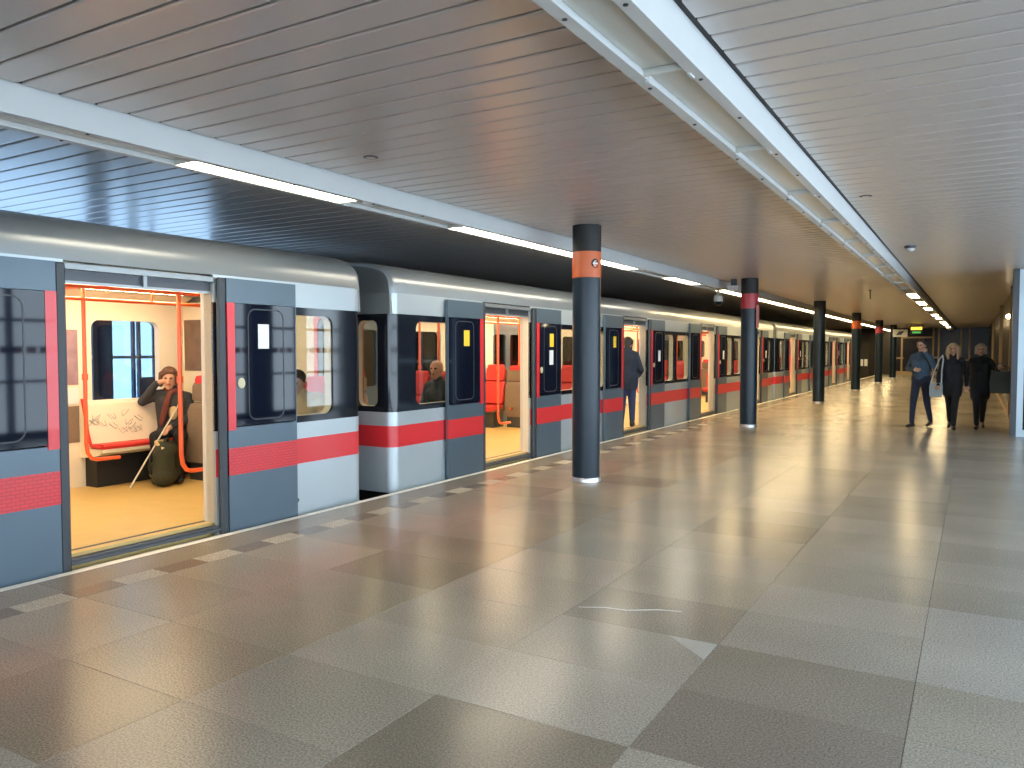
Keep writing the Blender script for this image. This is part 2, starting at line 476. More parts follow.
# ---- far track wall: glazed opposite the first car, dark beyond
YG = 7.75
wl = MB().box(XL - 0.25, XL, YG, Y1 + 6, -1.2, ZC + 0.1).box(XL - 0.25, XL, Y0, YG, -1.2, 0.32).box(XL - 0.25, XL, Y0, YG, 2.82, ZC + 0.1).build('wall_left', M_wall_dark)
tag(wl, 'dark wall behind the train', 'wall', kind='structure')
wlw = empty('window_1', (0, 0, 0)); tag(wlw, 'tall glazing with navy mullions behind the train', 'window', kind='structure')
for y in [-6.6, -4.2, -1.8, 0.6, 2.9, 4.6, 6.37, 6.45, 6.68, 7.65]:
    MB().box(XL - 0.11, XL - 0.05, y - 0.014, y + 0.014, 0.32, 2.82).build('mullion', M_mullion, wlw)
for y in [5.93]:
    MB().box(XL - 0.12, XL - 0.04, y - 0.13, y + 0.13, 0.32, 2.82).build('mullion', M_mullion, wlw)
MB().box(XL - 0.12, XL - 0.05, 6.47, 6.66, 0.32, 1.15).build('infill_panel', M_mullion, wlw)
for z in (1.42,):
    MB().box(XL - 0.1, XL - 0.05, Y0, YG, z - 0.02, z + 0.02).build('transom', M_white, wlw)
MB().box(XL - 0.085, XL - 0.075, Y0, YG, 0.32, 2.82).build('pane', M_tinted, wlw)

# ---- platform-side glazing (behind and beside the photographer)
wr = MB().box(XR, XR + 0.25, Y0, YR + 0.2, -0.4, 0.10).box(XR, XR + 0.25, Y0, YR + 0.2, 2.88, ZC + 0.1).build('wall_right', M_wall_dark)
tag(wr, 'low dark sill and header of the glazed platform wall', 'wall', kind='structure')
for a_, b_ in ((12.15, 12.8), (13.65, 14.0), (15.3, YR)):  # unseen piers, added to put dark bars into the door glass reflections
    MB().box(XR - 0.02, XR + 0.2, a_, b_, 0.1, 2.9).build('added_pier', M_wall_dark, wr)
wrw = empty('window_2', (0, 0, 0)); tag(wrw, 'platform glazing with a red dotted safety strip', 'window', kind='structure')
n = 11
for k in range(n + 1):
    y = Y0 + (YR - Y0) * k / n
    MB().box(XR + 0.03, XR + 0.15, y - 0.04, y + 0.04, 0.10, 2.88).build('mullion', M_mullion, wrw)
MB().box(XR + 0.06, XR + 0.12, Y0, YR, 2.0, 2.06).build('transom', M_alu, wrw)
MB().box(XR + 0.06, XR + 0.12, Y0, YR, 0.95, 1.0).build('transom', M_alu, wrw)
MB().box(XR + 0.085, XR + 0.095, Y0, YR, 0.10, 2.88).build('pane', M_clear, wrw)
ds = MB()
k = 0
y = Y0 + 0.1
while y < YR - 0.2:
    ds.box(XR + 0.078, XR + 0.084, y, y + 0.16, 1.46, 1.58); y += 0.22
ds.build('safety_strip', M_red, wrw)
wb = MB().box(XL, XR, Y0 - 0.25, Y0, -1.2, 0.25).box(XL, XR, Y0 - 0.25, Y0, 2.7, ZC + 0.1).box(XL, XT - 2.9, Y0 - .25, Y0, 0.25, 2.7).build('wall_back', M_wall_dark)
tag(wb, 'dark framed back wall of the hall', 'wall', kind='structure')
wbw = empty('window_3', (0, 0, 0)); tag(wbw, 'glazing of the back wall of the hall', 'window', kind='structure')
for x in (-4.9, -3.3, -1.6, 0.1, 1.8, XR - 0.05):
    MB().box(x - 0.045, x + 0.045, Y0 - 0.15, Y0 - 0.03, 0.25, 2.7).build('mullion', M_mullion, wbw)
MB().box(-5.0, XR, Y0 - 0.1, Y0 - 0.09, 0.25, 2.7).build('pane', M_clear, wbw)

# ---- narrow part beyond the glazed recess
wr2 = MB().box(XR2, XR2 + 0.2, YR + 0.3, Y1, -0.1, ZC + 0.04).build('wall_right_far', M_darkglass)
tag(wr2, 'dark glazed wall with tan posts along the narrow platform', 'wall', kind='structure')
for y in (20.5, 29.0, 42.0):
    MB().box(XR2 - 0.07, XR2, y - 0.09, y + 0.09, 0, ZC).build('post', M_bronze, wr2)
MB().box(XR2 - 0.05, XR2, YR + 0.3, Y1, 0, 0.1).build('skirting', M_bronze, wr2)
d2 = empty('door_1', (0, YR, 0)); tag(d2, 'pale aluminium glazed door at the platform side', 'door', kind='structure')
MB().box(0.555, 0.645, -0.06, 0.24, 0, ZC).build('dark_post', M_dark_steel, d2)
MB().box(0.645, 0.74, -0.05, 0.03, 0, ZC - 0.01).box(0.74, XR, -0.05, 0.03, 0, 0.12).box(0.74, XR, -0.05, 0.03, 2.5, ZC - 0.01).box(1.55, 1.64, -0.05, 0.03, 0.12, 2.5).box(2.45, 2.54, -0.05, 0.03, 0.12, 2.5).box(0.74, XR, -0.05, 0.03, 1.2, 1.28).build('door_frame', M_alu, d2)
MB().box(0.74, XR, -0.015, -0.005, 0.12, 2.5).build('pane', M_darkglass, d2)
MB().box(0.645, XR, 0.2, 0.3, 0, ZC).build('lining', M_wall_dark, d2)

# ---- end wall
we = empty('wall_front', (0, Y1, 0)); tag(we, 'dark glazed end wall with pale frames', 'wall', kind='structure')
MB().box(XL, 4, 0, 0.3, -1.2, ZC + 0.1).build('wall_panel', M_wall_dark, we)
MB().box(-4.4, XR2, -0.06, -0.02, 0, ZC).build('pane', M_darkglass, we)
for x in (-4.0, -2.25, -1.95, -0.75, -0.3):
    MB().box(x - 0.05, x + 0.05, -0.14, -0.02, 0.0, ZC).build('post', M_bronze, we)
for x0, x1, z in ((-3.95, -2.3, 2.35), (-4.6, -3.9, 1.05), (-2.2, -1.9, 1.1), (-0.75, -0.3, 0.95)):
    MB().box(x0, x1, -0.13, -0.03, z - 0.05, z + 0.05).build('rail', M_bronze, we)
MB().box(-4.4, -1.2, -0.2, -0.02, 0.0, 0.22).build('skirting', M_bronze, we)

# ================================================================== COLUMNS
CX = -3.86
def column(y, band, label, r=0.162):
    root = empty('column', (CX, y, 0)); tag(root, label, 'column', 'round dark columns along the platform')
    MB().lathe([(r, 0.045), (r, ZC + 0.02)], (0, 0, 0), 48).build('shaft', M_column, root, 40)
    MB().lathe([(r + 0.012, 0.0), (r + 0.012, 0.035), (r + 0.004, 0.05)], (0, 0, 0), 48).build('base_ring', M_steel, root, 40)
    MB().lathe([(r + 0.0025, 2.63), (r + 0.0025, ZC + 0.005)], (0, 0, 0), 48, False).build('black_collar', M_black, root, 40)
    if band:
        MB().lathe([(r + 0.004, 2.335), (r + 0.004, 2.628)], (0, 0, 0), 48, False).build('colour_band', band, root, 40)
    return root
cols = [
    (8.22, M_orange_band, 'dark column with an orange band and a round arrow sign'),
    (15.78, M_red_band, 'dark column with a dark red band beside the hanging camera'),
    (23.9, None, 'plain dark column without a band, third along the platform'),
    (32.0, M_orange_band, 'small distant column with an orange band, fourth along the platform'),
    (40.2, M_red_band, 'small distant column with a bright red band, fifth along the platform'),
    (47.6, None, 'farthest plain column close to the end wall'),
]
croots = [column(*c) for c in cols]
column(0.4, M_orange_band, 'dark column behind the photographer')
# arrow sign wrapped on the first column's band
def wrap(poly, r, th0, zc, root, name, m, z_off=0):
    """flat outline (u along the surface, v up) laid on the cylinder as a thin skin"""
    nu = len(poly)
    inner = [((r) * math.cos(th0 + u / r), (r) * math.sin(th0 + u / r), zc + v) for u, v in poly]
    outer = [((r + .002) * math.cos(th0 + u / r), (r + .002) * math.sin(th0 + u / r), zc + v) for u, v in poly]
    return MB().loft([inner, outer]).build(name, m, root)
c0 = croots[0]
thc = math.atan2(-8.22, 3.86)          # towards the camera
ths = thc + 0.62
circ = [(0.052 * math.cos(2 * math.pi * i / 24), 0.052 * math.sin(2 * math.pi * i / 24)) for i in range(24)]
wrap(circ, 0.166, ths, 2.49, c0, 'sign_disc', M_black)
wrap([(-0.036, 0), (-0.004, 0.032), (0.008, 0.032), (-0.014, 0.008), (0.036, 0.008), (0.036, -0.008), (-0.014, -0.008), (0.008, -0.032), (-0.004, -0.032)], 0.1681, ths, 2.49, c0, 'sign_arrow', M_paper)
wrap([(-0.06, -0.006), (0.04, -0.006), (0.04, 0.006), (-0.06, 0.006)], 0.166, ths, 2.375, c0, 'sign_caption', M_red_band)
# plates on column two
MB().bbox(0.15, 0.205, -0.11, -0.07, 1.95, 2.4, 0.006).build('side_plate', mat('pink_plate', (0.45, 0.16, 0.15), 0.5), croots[1])


# ================================================================== TRAIN
CL, CW = 18.41, 2.78          # car length, width
D0 = [1.8, 6.33, 10.86, 15.39]
DW = 1.22
ZF = 0.08                      # car floor
RC = 0.10                      # corner radius
SEGS = [(RC, 1.8), (3.02, 6.33), (7.55, 10.86), (12.08, 15.39), (16.61, CL - RC)]
WIN = [[(0.42, 1.22)], [(3.75, 4.60), (4.75, 5.60)], [(8.28, 9.13), (9.28, 10.13)], [(12.81, 13.66), (13.81, 14.66)], [(17.19, 17.99)]]
ZW0, ZW1 = 0.90, 1.83

def roof_profile(n=22, inset=0.0):
    pts = []
    for i in range(n + 1):
        t = math.pi * i / n
        c = math.cos(t); e = 2.0 / 3.5
        pts.append((-CW / 2 + (CW / 2 - inset) * math.copysign(abs(c) ** e, c), 2.12 + (0.385 - inset) * math.sin(t) ** e if i not in (0, n) else 2.12))
    return pts

def make_car_meshes():
    """mesh data shared between the cars"""
    K = {}
    for k, (a, b) in enumerate(SEGS):
        wins = WIN[k]
        cuts = [a] + [(wins[i][1] + wins[i + 1][0]) / 2 for i in range(len(wins) - 1)] + [b]
        for side in (0, 1):
            X = (lambda x: x) if side == 0 else (lambda x: -CW - x)
            lo = MB().box(X(0), X(-0.03), a, b, -0.03, 0.84)
            K['panel', k, side] = lo.mesh('side_panel', M_car)
            K['stripe', k, side] = MB().box(X(0.002), X(-0.001), a, b, 0.46, 0.69).mesh('red_stripe', M_red)
            bd = MB()
            ln = MB()
            for i, w in enumerate(wins):
                bd.ring_panel((cuts[i], cuts[i + 1], 0.84, 1.90), (w[0], w[1], ZW0, ZW1), 0.09, X(-0.03), X(-0.001))
                ln.ring_panel((cuts[i], cuts[i + 1], ZF, 2.08), (w[0], w[1], ZW0, ZW1), 0.09, X(-0.115), X(-0.032))
            K['band', k, side] = bd.mesh('window_band', M_band)
            K['lining', k, side] = ln.mesh('wall_lining', M_liner)
            K['cant', k, side] = MB().box(X(0), X(-0.03), a, b, 1.90, 2.125).mesh('cant_panel', M_car)
            for i, w in enumerate(wins):
                K['pane', k, side, i] = MB().box(X(-0.012), X(-0.018), w[0] - 0.01, w[1] + 0.01, ZW0 - 0.01, ZW1 + 0.01).mesh('pane', M_glass)
    # roof with softened ends
    rings = []
    for y, ins in ((0.0, 0.05), (0.02, 0.02), (0.07, 0.0), (CL - 0.07, 0.0), (CL - 0.02, 0.02), (CL, 0.05)):
        rings.append([(x, y, z) for x, z in roof_profile(56, ins)])
    K['roof'] = MB().loft(rings).mesh('roof', M_roof, 35)
    K['ceiling'] = MB().prism([(-0.12, 2.05), (-0.30, 2.135), (-CW + 0.30, 2.135), (-CW + 0.12, 2.05), (-CW + 0.12, 2.15), (-0.12, 2.15)], 0.08, CL - 0.08).mesh('inner_ceiling', M_liner)
    K['floor'] = MB().box(-0.06, -CW + 0.06, 0.05, CL - 0.05, -0.04, ZF).mesh('car_floor', M_carfloor)
    K['lamp'] = [MB().bbox(x - 0.07, x + 0.07, 0.5, CL - 0.5, 2.105, 2.134, 0.01).mesh('ceiling_lamp', M_carlamp) for x in (-0.72, -CW + 0.72)]
    K['under'] = MB().box(-0.06, -CW + 0.06, 0.15, CL - 0.15, -0.55, -0.04).box(-0.5, -CW + 0.5, 1.5, 4.2, -0.95, -0.5).box(-0.5, -CW + 0.5, CL - 4.2, CL - 1.5, -0.95, -0.5).box(-.9, -CW + .9, -0.25, CL + 0.2, -0.5, -0.3).mesh('underframe', M_under)
    K['sill'] = MB().box(0.045, -0.05, 0.0, CL, -0.06, -0.032).box(0.03, -0.02, 0.05, CL - .05, -0.075, -0.06).mesh('sill', M_car)
    # corners: quarter cylinders in bands
    def corner(cx, cy, a0, z0, z1, m, nm):
        p0 = [(cx + RC * math.cos(math.radians(a0 + 90 * i / 8)), cy + RC * math.sin(math.radians(a0 + 90 * i / 8))) for i in range(9)] + [(cx, cy)]
        return MB().loft([[(x, y, z0) for x, y in p0], [(x, y, z1) for x, y in p0]])
    for z0, z1, m, nm in ((-0.03, 0.46, M_car, 'corner_panel'), (0.46, 0.69, M_red, 'corner_stripe'), (0.69, 0.84, M_car, 'corner_panel'), (0.84, 1.90, M_band, 'corner_glass'), (1.90, 2.125, M_car, 'corner_panel')):
        lst = []
        for cx, cy, a0 in ((-RC, RC, 270), (-RC, CL - RC, 0), (-CW + RC, CL - RC, 90), (-CW + RC, RC, 180)):
            lst.append(corner(cx, cy, a0, z0, z1, m, nm).mesh(nm, m, 40))
        K['corner', z0] = (nm, lst)
    # end walls
    for e in (0, 1):
        Y = (lambda y: y) if e == 0 else (lambda y: CL - y)
        xa, xb = -RC, -CW + RC
        K['end_low', e] = MB().box(xa, xb, Y(0), Y(0.04), -0.03, 0.84).mesh('end_panel', M_car)
        K['end_stripe', e] = MB().box(xa, xb, Y(-0.002), Y(0.001), 0.46, 0.69).mesh('red_stripe', M_red)
        eb = MB()
        for cell, hole in (((-0.92, xa, 0.84, 1.90), (-0.50, -0.20, ZW0, ZW1)), ((-1.86, -0.92, 0.84, 1.90), (-1.72, -1.06, ZW0, ZW1)), ((xb, -1.86, 0.84, 1.90), (-CW + 0.20, -CW + 0.65, 1.3, ZW1))):
            eb.ring_panel(cell, hole, 0.07, Y(0.0), Y(0.04), 'y')
        K['end_band', e] = eb.mesh('end_window_band', M_band)
        el = MB()
        for cell, hole in (((-0.92, xa - .02, ZF, 2.06), (-0.50, -0.20, ZW0, ZW1)), ((-1.86, -0.92, ZF, 2.06), (-1.72, -1.06, ZW0, ZW1)), ((xb + .02, -1.86, ZF, 2.06), (-CW + 0.20, -CW + 0.65, 1.3, ZW1))):
            el.ring_panel(cell, hole, 0.07, Y(0.042), Y(0.11), 'y')
        K['end_lining', e] = el.mesh('end_lining', M_liner)
        K['end_pane', e] = [MB().box(a, b, Y(0.018), Y(0.024), zz - .01, ZW1 + .01).mesh('pane', M_glass) for a, b, zz in ((-0.51, -0.19, ZW0), (-1.73, -1.05, ZW0), (-CW + .19, -CW + .66, 1.3))]
        K['end_trim', e] = MB().ring_panel((-0.545, -0.155, ZW0 - .045, ZW1 + .045), (-0.50, -0.20, ZW0, ZW1), 0.07, Y(0.10), Y(0.125), 'y').mesh('window_trim', M_rail)
        K['end_top', e] = MB().loft([[(-0.02, Y(0.0), 1.9)] + [(x, Y(0.0), z) for x, z in roof_profile(16, 0.03)] + [(-CW + .02, Y(0.0), 1.9)],
                                     [(-0.02, Y(0.05), 1.9)] + [(x, Y(0.05), z) for x, z in roof_profile(16, 0.03)] + [(-CW + .02, Y(0.05), 1.9)]]).mesh('end_dome', M_roof)
    # platform-side doors
    def leaf(a, b, edge):
        """leaf between a and b, meeting edge at y=edge"""
        x0, x1 = 0.018, 0.058
        s = 1 if edge == b else -1
        L = {}
        L['sliding_door'] = MB().box(x0, x1, a, b, -0.02, 0.86).box(x0, x1, a, b, 1.90, 2.10).box(x0, x1, a, a + 0.03, 0.86, 1.90).box(x0, x1, b - 0.03, b, 0.86, 1.90).mesh('sliding_door', M_slate)
        ys = sorted((edge - s * 0.075, edge - s * 0.0))
        L['red_edge'] = MB().box(x0 + .01, x1 + 0.006, ys[0], ys[1], 0.84, 1.90).mesh('red_edge', M_red)
        gy = (a + 0.012, edge - 0.075) if s > 0 else (edge + 0.075, b - 0.012)
        L['door_glass'] = MB().box(x0 + 0.005, x1 + 0.002, gy[0], gy[1], 0.872, 1.895).mesh('door_glass', M_blackgloss)
        L['stripe'] = MB().box(x0 + .01, x1 + 0.003, a, b, 0.465, 0.69).mesh('stripe', M_red)
        rs = sorted((edge + s * 0.0, edge + s * 0.075))
        L['rubber_seal'] = MB().bbox(x0 - 0.01, x1 - 0.006, rs[0], rs[1], -0.02, 2.10, 0.012).mesh('rubber_seal', M_rubber)
        gm = (gy[0] + gy[1]) / 2
        L['glass_rim'] = MB().ring_panel((gm - 0.2, gm + 0.2, 0.91, 1.86), (gm - 0.19, gm + 0.19, 0.92, 1.85), 0.07, x1 + .0005, x1 + 0.004, outer_rad=0.08).mesh('glass_rim', M_rubber)
        L['sticker'] = MB().box(x1 + .001, x1 + 0.0035, gm - 0.02, gm + 0.1, 1.56, 1.75).mesh('sticker', M_yellow)
        L['notice'] = MB().box(x1 + .001, x1 + 0.0035, gm - 0.03, gm + 0.09, 1.30, 1.51).mesh('notice', M_paper)
        bt = MB()
        yb = gy[1] - 0.06 if s > 0 else gy[0] + 0.06
        bt.loft([[(x1 + d, yb + r * math.cos(i * math.pi / 8), 1.23 + r * 1.25 * math.sin(i * math.pi / 8)) for i in range(16)] for d, r in ((0, 0.036), (0.010, 0.036), (0.014, 0.028))])
        L['door_button'] = bt.mesh('door_button', mat('button_ivory', (0.60, 0.55, 0.36), 0.4))
        return L
    K['leaf'] = []
    for d in D0:
        K['leaf'].append((leaf(d - 0.845, d - 0.085, d - 0.085), leaf(d + DW + 0.085, d + DW + 0.845, d + DW + 0.085)))
    K['header'] = [MB().box(-0.11, -0.03, d, d + DW, 1.975, 2.06).mesh('door_header', M_dark_steel) for d in D0]
    K['track'] = [MB().box(-0.03, 0.012, d - 0.02, d + DW + 0.02, 2.062, 2.10).box(-0.03, -0.02, d, d + DW, 1.965, 1.985).box(-0.03, 0.0, d + 0.6, d + 0.63, 1.98, 2.07).mesh('door_track', M_roof) for d in D0]
    K['jamb'] = [[MB().box(-0.16, -0.012, a, a + 0.05, ZF, 2.06).mesh('door_jamb', mat('ivory_jamb', (0.66, 0.60, 0.50), 0.35)) for a in (d - 0.05, d + DW)] for d in D0]
    K['doorsill'] = []
    for d in D0:
        m = MB().box(-0.14, 0.04, d - 0.05, d + DW + 0.05, 0.02, 0.045)
        for i in range(4):
            m.box(-0.125 + i * 0.042, -0.105 + i * 0.042, d, d + DW, 0.045, 0.06)
        m.box(-0.17, -0.14, d, d + DW, 0.02, ZF + 0.004)
        K['doorsill'].append(m.mesh('door_sill', M_dark_steel))
    # closed doors on the outer side
    K['outer'] = []
    for d in D0:
        for a, b in ((d, d + DW / 2), (d + DW / 2, d + DW)):
            x0, x1 = -CW + 0.07, -CW + 0.02
            p = MB().ring_panel((a, b, ZF, 2.06), (a + 0.1, b - 0.08, 0.95, 1.83), 0.06, x0, x1)
            g = MB().box(x0 - .02, x0 - .026, a + 0.09, b - 0.07, 0.94, 1.84)
            K['outer'].append((p.mesh('closed_door', M_slate), g.mesh('pane', M_glass)))
    # grab rails
    def pole(x, y, s):
        return MB().tube([(x, y, 2.12), (x, y, 1.4), (x, y, 0.60), (x, y + s * 0.012, 0.51), (x, y + s * 0.05, 0.455), (x, y + s * 0.10, 0.44), (x, y + s * 0.34, 0.435)], 0.019, 10).lathe([(0.03, 0), (0.03, 0.02)], (x, y, 2.10), 12).lathe([(0.027, 0), (0.027, 0.06)], (x, y, 1.22), 12).mesh('grab_pole', M_rail, 40)
    K['poles'] = []
    for d in D0:
        for x in (-0.60, -2.02):
            K['poles'].append(pole(x, d + DW + 0.12, 1)); K['poles'].append(pole(x, d - 0.12, -1))
    K['rails'] = []
    for x in (-0.60, -2.02):
        m = MB().tube([(x, 0.35, 2.0), (x, CL / 2, 2.0), (x, CL - 0.35, 2.0)], 0.017, 8)
        for i in range(10):
            m.tube([(x, 0.9 + i * 1.84, 2.0), (x, 0.9 + i * 1.84, 2.13)], 0.011, 6)
        K['rails'].append(m.mesh('ceiling_rail', M_rail, 40))
    m = MB()
    K['cross'] = [MB().tube([(-0.45, d + DW * 0.52, 2.02), (-CW + 0.45, d + DW * 0.52, 2.02)], 0.016, 8).mesh('cross_rail', M_rail, 40) for d in D0]
    K['strip'] = [MB().bbox(-0.30, -0.36, d + 0.42, d + 0.98, 2.0, 2.04, 0.008).mesh('indicator_strip', mat('magenta_strip', (0.5, 0.02, 0.2), 0.4)) for d in D0]
    return K

def seat_meshes():
    """transverse seat facing -y, origin at floor, centre x, back plane at y=0"""
    S = {}
    def pad(x0, x1, prof, nm, m, w2=None):
        # prof: list of (y,z) ; soft edges across the width
        rings = []
        for x, s in ((x0, 0.86), (x0 + 0.02, 0.97), (x0 + 0.05, 1.0), (x1 - 0.05, 1.0), (x1 - 0.02, 0.97), (x1, 0.86)):
            cy = sum(p[0] for p in prof) / len(prof); cz = sum(p[1] for p in prof) / len(prof)
            rings.append([(x, cy + (p[0] - cy) * s, cz + (p[1] - cz) * s) for p in prof])
        return MB().loft(rings).mesh(nm, m, 50)
    S['folded'] = {'backrest': pad(-0.235, 0.235, [(-0.20, 0.20), (-0.04, 0.18), (-0.02, 0.80), (-0.06, 0.855), (-0.12, 0.84), (-0.15, 0.78)], 'backrest', M_seat_brown),
                   'headrest': pad(-0.205, 0.205, [(-0.115, 0.87), (-0.03, 0.86), (-0.015, 1.04), (-0.04, 1.075), (-0.085, 1.07), (-0.105, 1.03)], 'headrest', M_seat_brown),
                   'headrest_cap': pad(-0.17, 0.17, [(-0.10, 1.06), (-0.02, 1.06), (-0.012, 1.12), (-0.035, 1.15), (-0.075, 1.145), (-0.095, 1.11)], 'headrest_cap', M_seat_red),
                   'pedestal': MB().box(-0.19, 0.19, -0.16, 0.0, 0, 0.2).mesh('pedestal', M_dark_steel)}
    back = [(-0.20, 0.44), (-0.09, 0.42), (-0.03, 0.80), (-0.075, 0.865), (-0.13, 0.83)]
    head = [(-0.125, 0.87), (-0.05, 0.87), (-0.015, 1.06), (-0.04, 1.12), (-0.08, 1.11), (-0.10, 1.06)]
    cap = [(-0.095, 1.09), (-0.02, 1.09), (-0.015, 1.14), (-0.035, 1.165), (-0.07, 1.16), (-0.09, 1.13)]
    cush = [(-0.55, 0.31), (-0.56, 0.39), (-0.52, 0.425), (-0.2, 0.40), (-0.12, 0.42), (-0.12, 0.31)]
    shell = [(-0.54, 0.29), (-0.50, 0.31), (-0.10, 0.31), (-0.02, 0.5), (0.01, 1.10), (0.03, 1.10), (0.02, 0.5), (0.0, 0.28)]
    for var, m in (('red', M_seat_red), ('brown', M_seat_brown)):
        S[var] = {'backrest': pad(-0.215, 0.215, back, 'backrest', m), 'headrest': pad(-0.19, 0.19, head, 'headrest', m),
                  'headrest_cap': pad(-0.17, 0.17, cap, 'headrest_cap', M_seat_red), 'cushion': pad(-0.215, 0.215, cush, 'cushion', m),
                  'shell': pad(-0.222, 0.222, shell, 'shell', M_dark_steel if var == 'brown' else M_seat_brown),
                  'pedestal': MB().box(-0.16, 0.16, -0.42, -0.06, 0, 0.30).mesh('pedestal', M_dark_steel)}
    return S

KM = make_car_meshes()
SM = seat_meshes()

def add_seat(car, var, x, y):
    r = link('seat', None, car); r.location = (x, y, ZF); r.empty_display_size = 0.05
    for k in ('backrest', 'headrest', 'headrest_cap', 'cushion', 'shell', 'pedestal'):
        if k in SM[var]: link(k, SM[var][k], r)
    return r

bench_shell = None
def add_bench(car, y0, y1):
    """long bench on the outer wall: cream shell, red cushion"""
    global bench_shell
    xw = -CW + 0.115
    prof = [(xw, 0.30 + ZF), (xw + 0.30, 0.34 + ZF), (xw + 0.385, 0.375 + ZF), (xw + 0.385, 0.41 + ZF), (xw + 0.16, 0.405 + ZF), (xw + 0.05, 0.86 + ZF), (xw, 0.90 + ZF)]
    r = link('bench', None, car)
    MB().prism(prof, y0, y1).build('shell', M_liner, r)
    cu = [(xw + 0.17, 0.408 + ZF), (xw + 0.39, 0.412 + ZF), (xw + 0.395, 0.44 + ZF), (xw + 0.37, 0.462 + ZF), (xw + 0.17, 0.455 + ZF)]
    MB().prism(cu, y0 + 0.015, y1 - 0.02).build('cushion', M_seat_red, r)
    MB().tube([(xw + 0.385, y0, 0.43 + ZF), (xw + 0.19, y0, 0.44 + ZF), (xw + 0.14, y0, 0.56 + ZF), (xw + 0.075, y0, 0.83 + ZF), (xw + 0.045, y0, 0.92 + ZF)], 0.016, 8).build('edge_trim', M_seat_red, r, 40)
    MB().box(xw, xw + 0.2, y0 + 0.05, y1 - 0.05, ZF, 0.31 + ZF).build('plinth', M_under, r)
    return r

def build_car(ystart, label, detail):
    car = empty('train_car', (XT, ystart, 0))
    tag(car, label, 'train car', 'cars of the standing train')
    for k in range(5):
        for side in (0, 1):
            link('side_panel', KM['panel', k, side], car)
            link('red_stripe', KM['stripe', k, side], car)
            b = link('window_band', KM['band', k, side], car)
            link('wall_lining', KM['lining', k, side], car)
            link('cant_panel', KM['cant', k, side], car)
            for i in range(len(WIN[k])):
                link('pane', KM['pane', k, side, i], b)
    for nm, key in (('roof', 'roof'), ('inner_ceiling', 'ceiling'), ('car_floor', 'floor'), ('underframe', 'under'), ('sill', 'sill')):
        link(nm, KM[key], car)
    for me in KM['lamp']: link('ceiling_lamp', me, car)
    for z in (-0.03, 0.46, 0.69, 0.84, 1.90):
        nm, lst = KM['corner', z]
        for me in lst: link(nm, me, car)
    for e in (0, 1):
        link('end_panel', KM['end_low', e], car); link('red_stripe', KM['end_stripe', e], car)
        b = link('end_window_band', KM['end_band', e], car); link('end_lining', KM['end_lining', e], car)
        for me in KM['end_pane', e]: link('pane', me, b)
        link('window_trim', KM['end_trim', e], b)
        link('end_dome', KM['end_top', e], car)
    for i in range(4):
        for j, L in enumerate(KM['leaf'][i]):
            p = link('sliding_door', L['sliding_door'], car)
            for key in ('red_edge', 'door_glass', 'stripe', 'rubber_seal', 'glass_rim', 'sticker', 'notice', 'door_button'):
                if key == 'sticker' and not (detail == 'mid' and (i == 0 or (i == 1 and j == 0))): continue
                if key in ('notice', 'door_button') and j == 0: continue
                me = L[key]
                if key == 'stripe' and detail == 'first':
                    me = me.copy(); me.materials[0] = M_red_print
                o_ = link(key, me, p)
                if key == 'notice' and detail == 'first': o_.location = (0, -0.06, 0.22)
        link('door_header', KM['header'][i], car); link('door_track', KM['track'][i], car)
        for me in KM['jamb'][i]: link('door_jamb', me, car)
        link('door_sill', KM['doorsill'][i], car)
        link('cross_rail', KM['cross'][i], car); link('indicator_strip', KM['strip'][i], car)
    for p, g in KM['outer']:
        o = link('closed_door', p, car); link('pane', g, o)
    for me in KM['poles']: link('grab_pole', me, car)
    for me in KM['rails']: link('ceiling_rail', me, car)
    # seats: one row facing the tail at the end of every bay, a bench along the outer wall in the end bays
    rows = [1.62, 6.12, 10.65, 15.18]
    if detail == 'first': rows = [10.65, 15.18]
    for y in rows:
        for x, var in ((-0.40, 'red'), (-0.86, 'red'), (-1.95, 'folded'), (-2.44, 'red')):
            add_seat(car, var, x, y)
    for x, var in ((-0.38, 'red'), (-0.84, 'red'), (-1.92, 'folded')):
        add_seat(car, var, x, CL - (0.30 if var == 'folded' else 0.14))
    add_bench(car, 16.61 + 0.44, CL - 0.14)
    add_bench(car, 0.14, 1.05)
    return car

GAP = 0.47
carA = build_car(6.08 - CL, 'front-cut train car whose open door shows a seated passenger with backpack', 'first')
carA['label'] = 'near train car, open door showing a seated passenger and dark green backpack'
carB = build_car(6.08 + GAP, 'middle train car behind the orange banded column, several doors open', 'mid')
carC = build_car(6.08 + 2 * GAP + CL, 'distant train car beyond the red banded column, smallest in view', 'far')

# posters and wall panels inside the first car, between door and bench
def wallbit(car, name, m, y0, y1, z0, z1, x=-CW + 0.117):
    return MB().box(x, x + 0.006, y0, y1, z0, z1).build(name, m, car)
M_poster = mat('poster_mauve', (0.30, 0.20, 0.24), 0.5, noise=0.5, nscale=9)
M_poster2 = mat('poster_brown', (0.16, 0.10, 0.07), 0.4, noise=0.5, nscale=7)
for car in (carA, carB):
    wallbit(car, 'poster', M_poster, 16.87, 17.04, 1.15, 1.72)
    wallbit(car, 'notice', M_paper, 16.87, 17.04, 0.95, 1.12)
    wallbit(car, 'wall_panel', M_seat_brown, 16.87, 17.04, 0.55, 0.93)
    wallbit(car, 'poster', M_poster, 6.62 - 0.32, 6.32, 1.25, 1.8)
    MB().box(-0.94, -0.60, 6.325 - .02, 6.31, 1.2, 1.85).build('poster', M_poster, car)
MB().box(-CW + 0.16, -CW + 0.70, CL - 0.122, CL - 0.114, 1.27, 1.86).build('poster', M_poster2, carA)
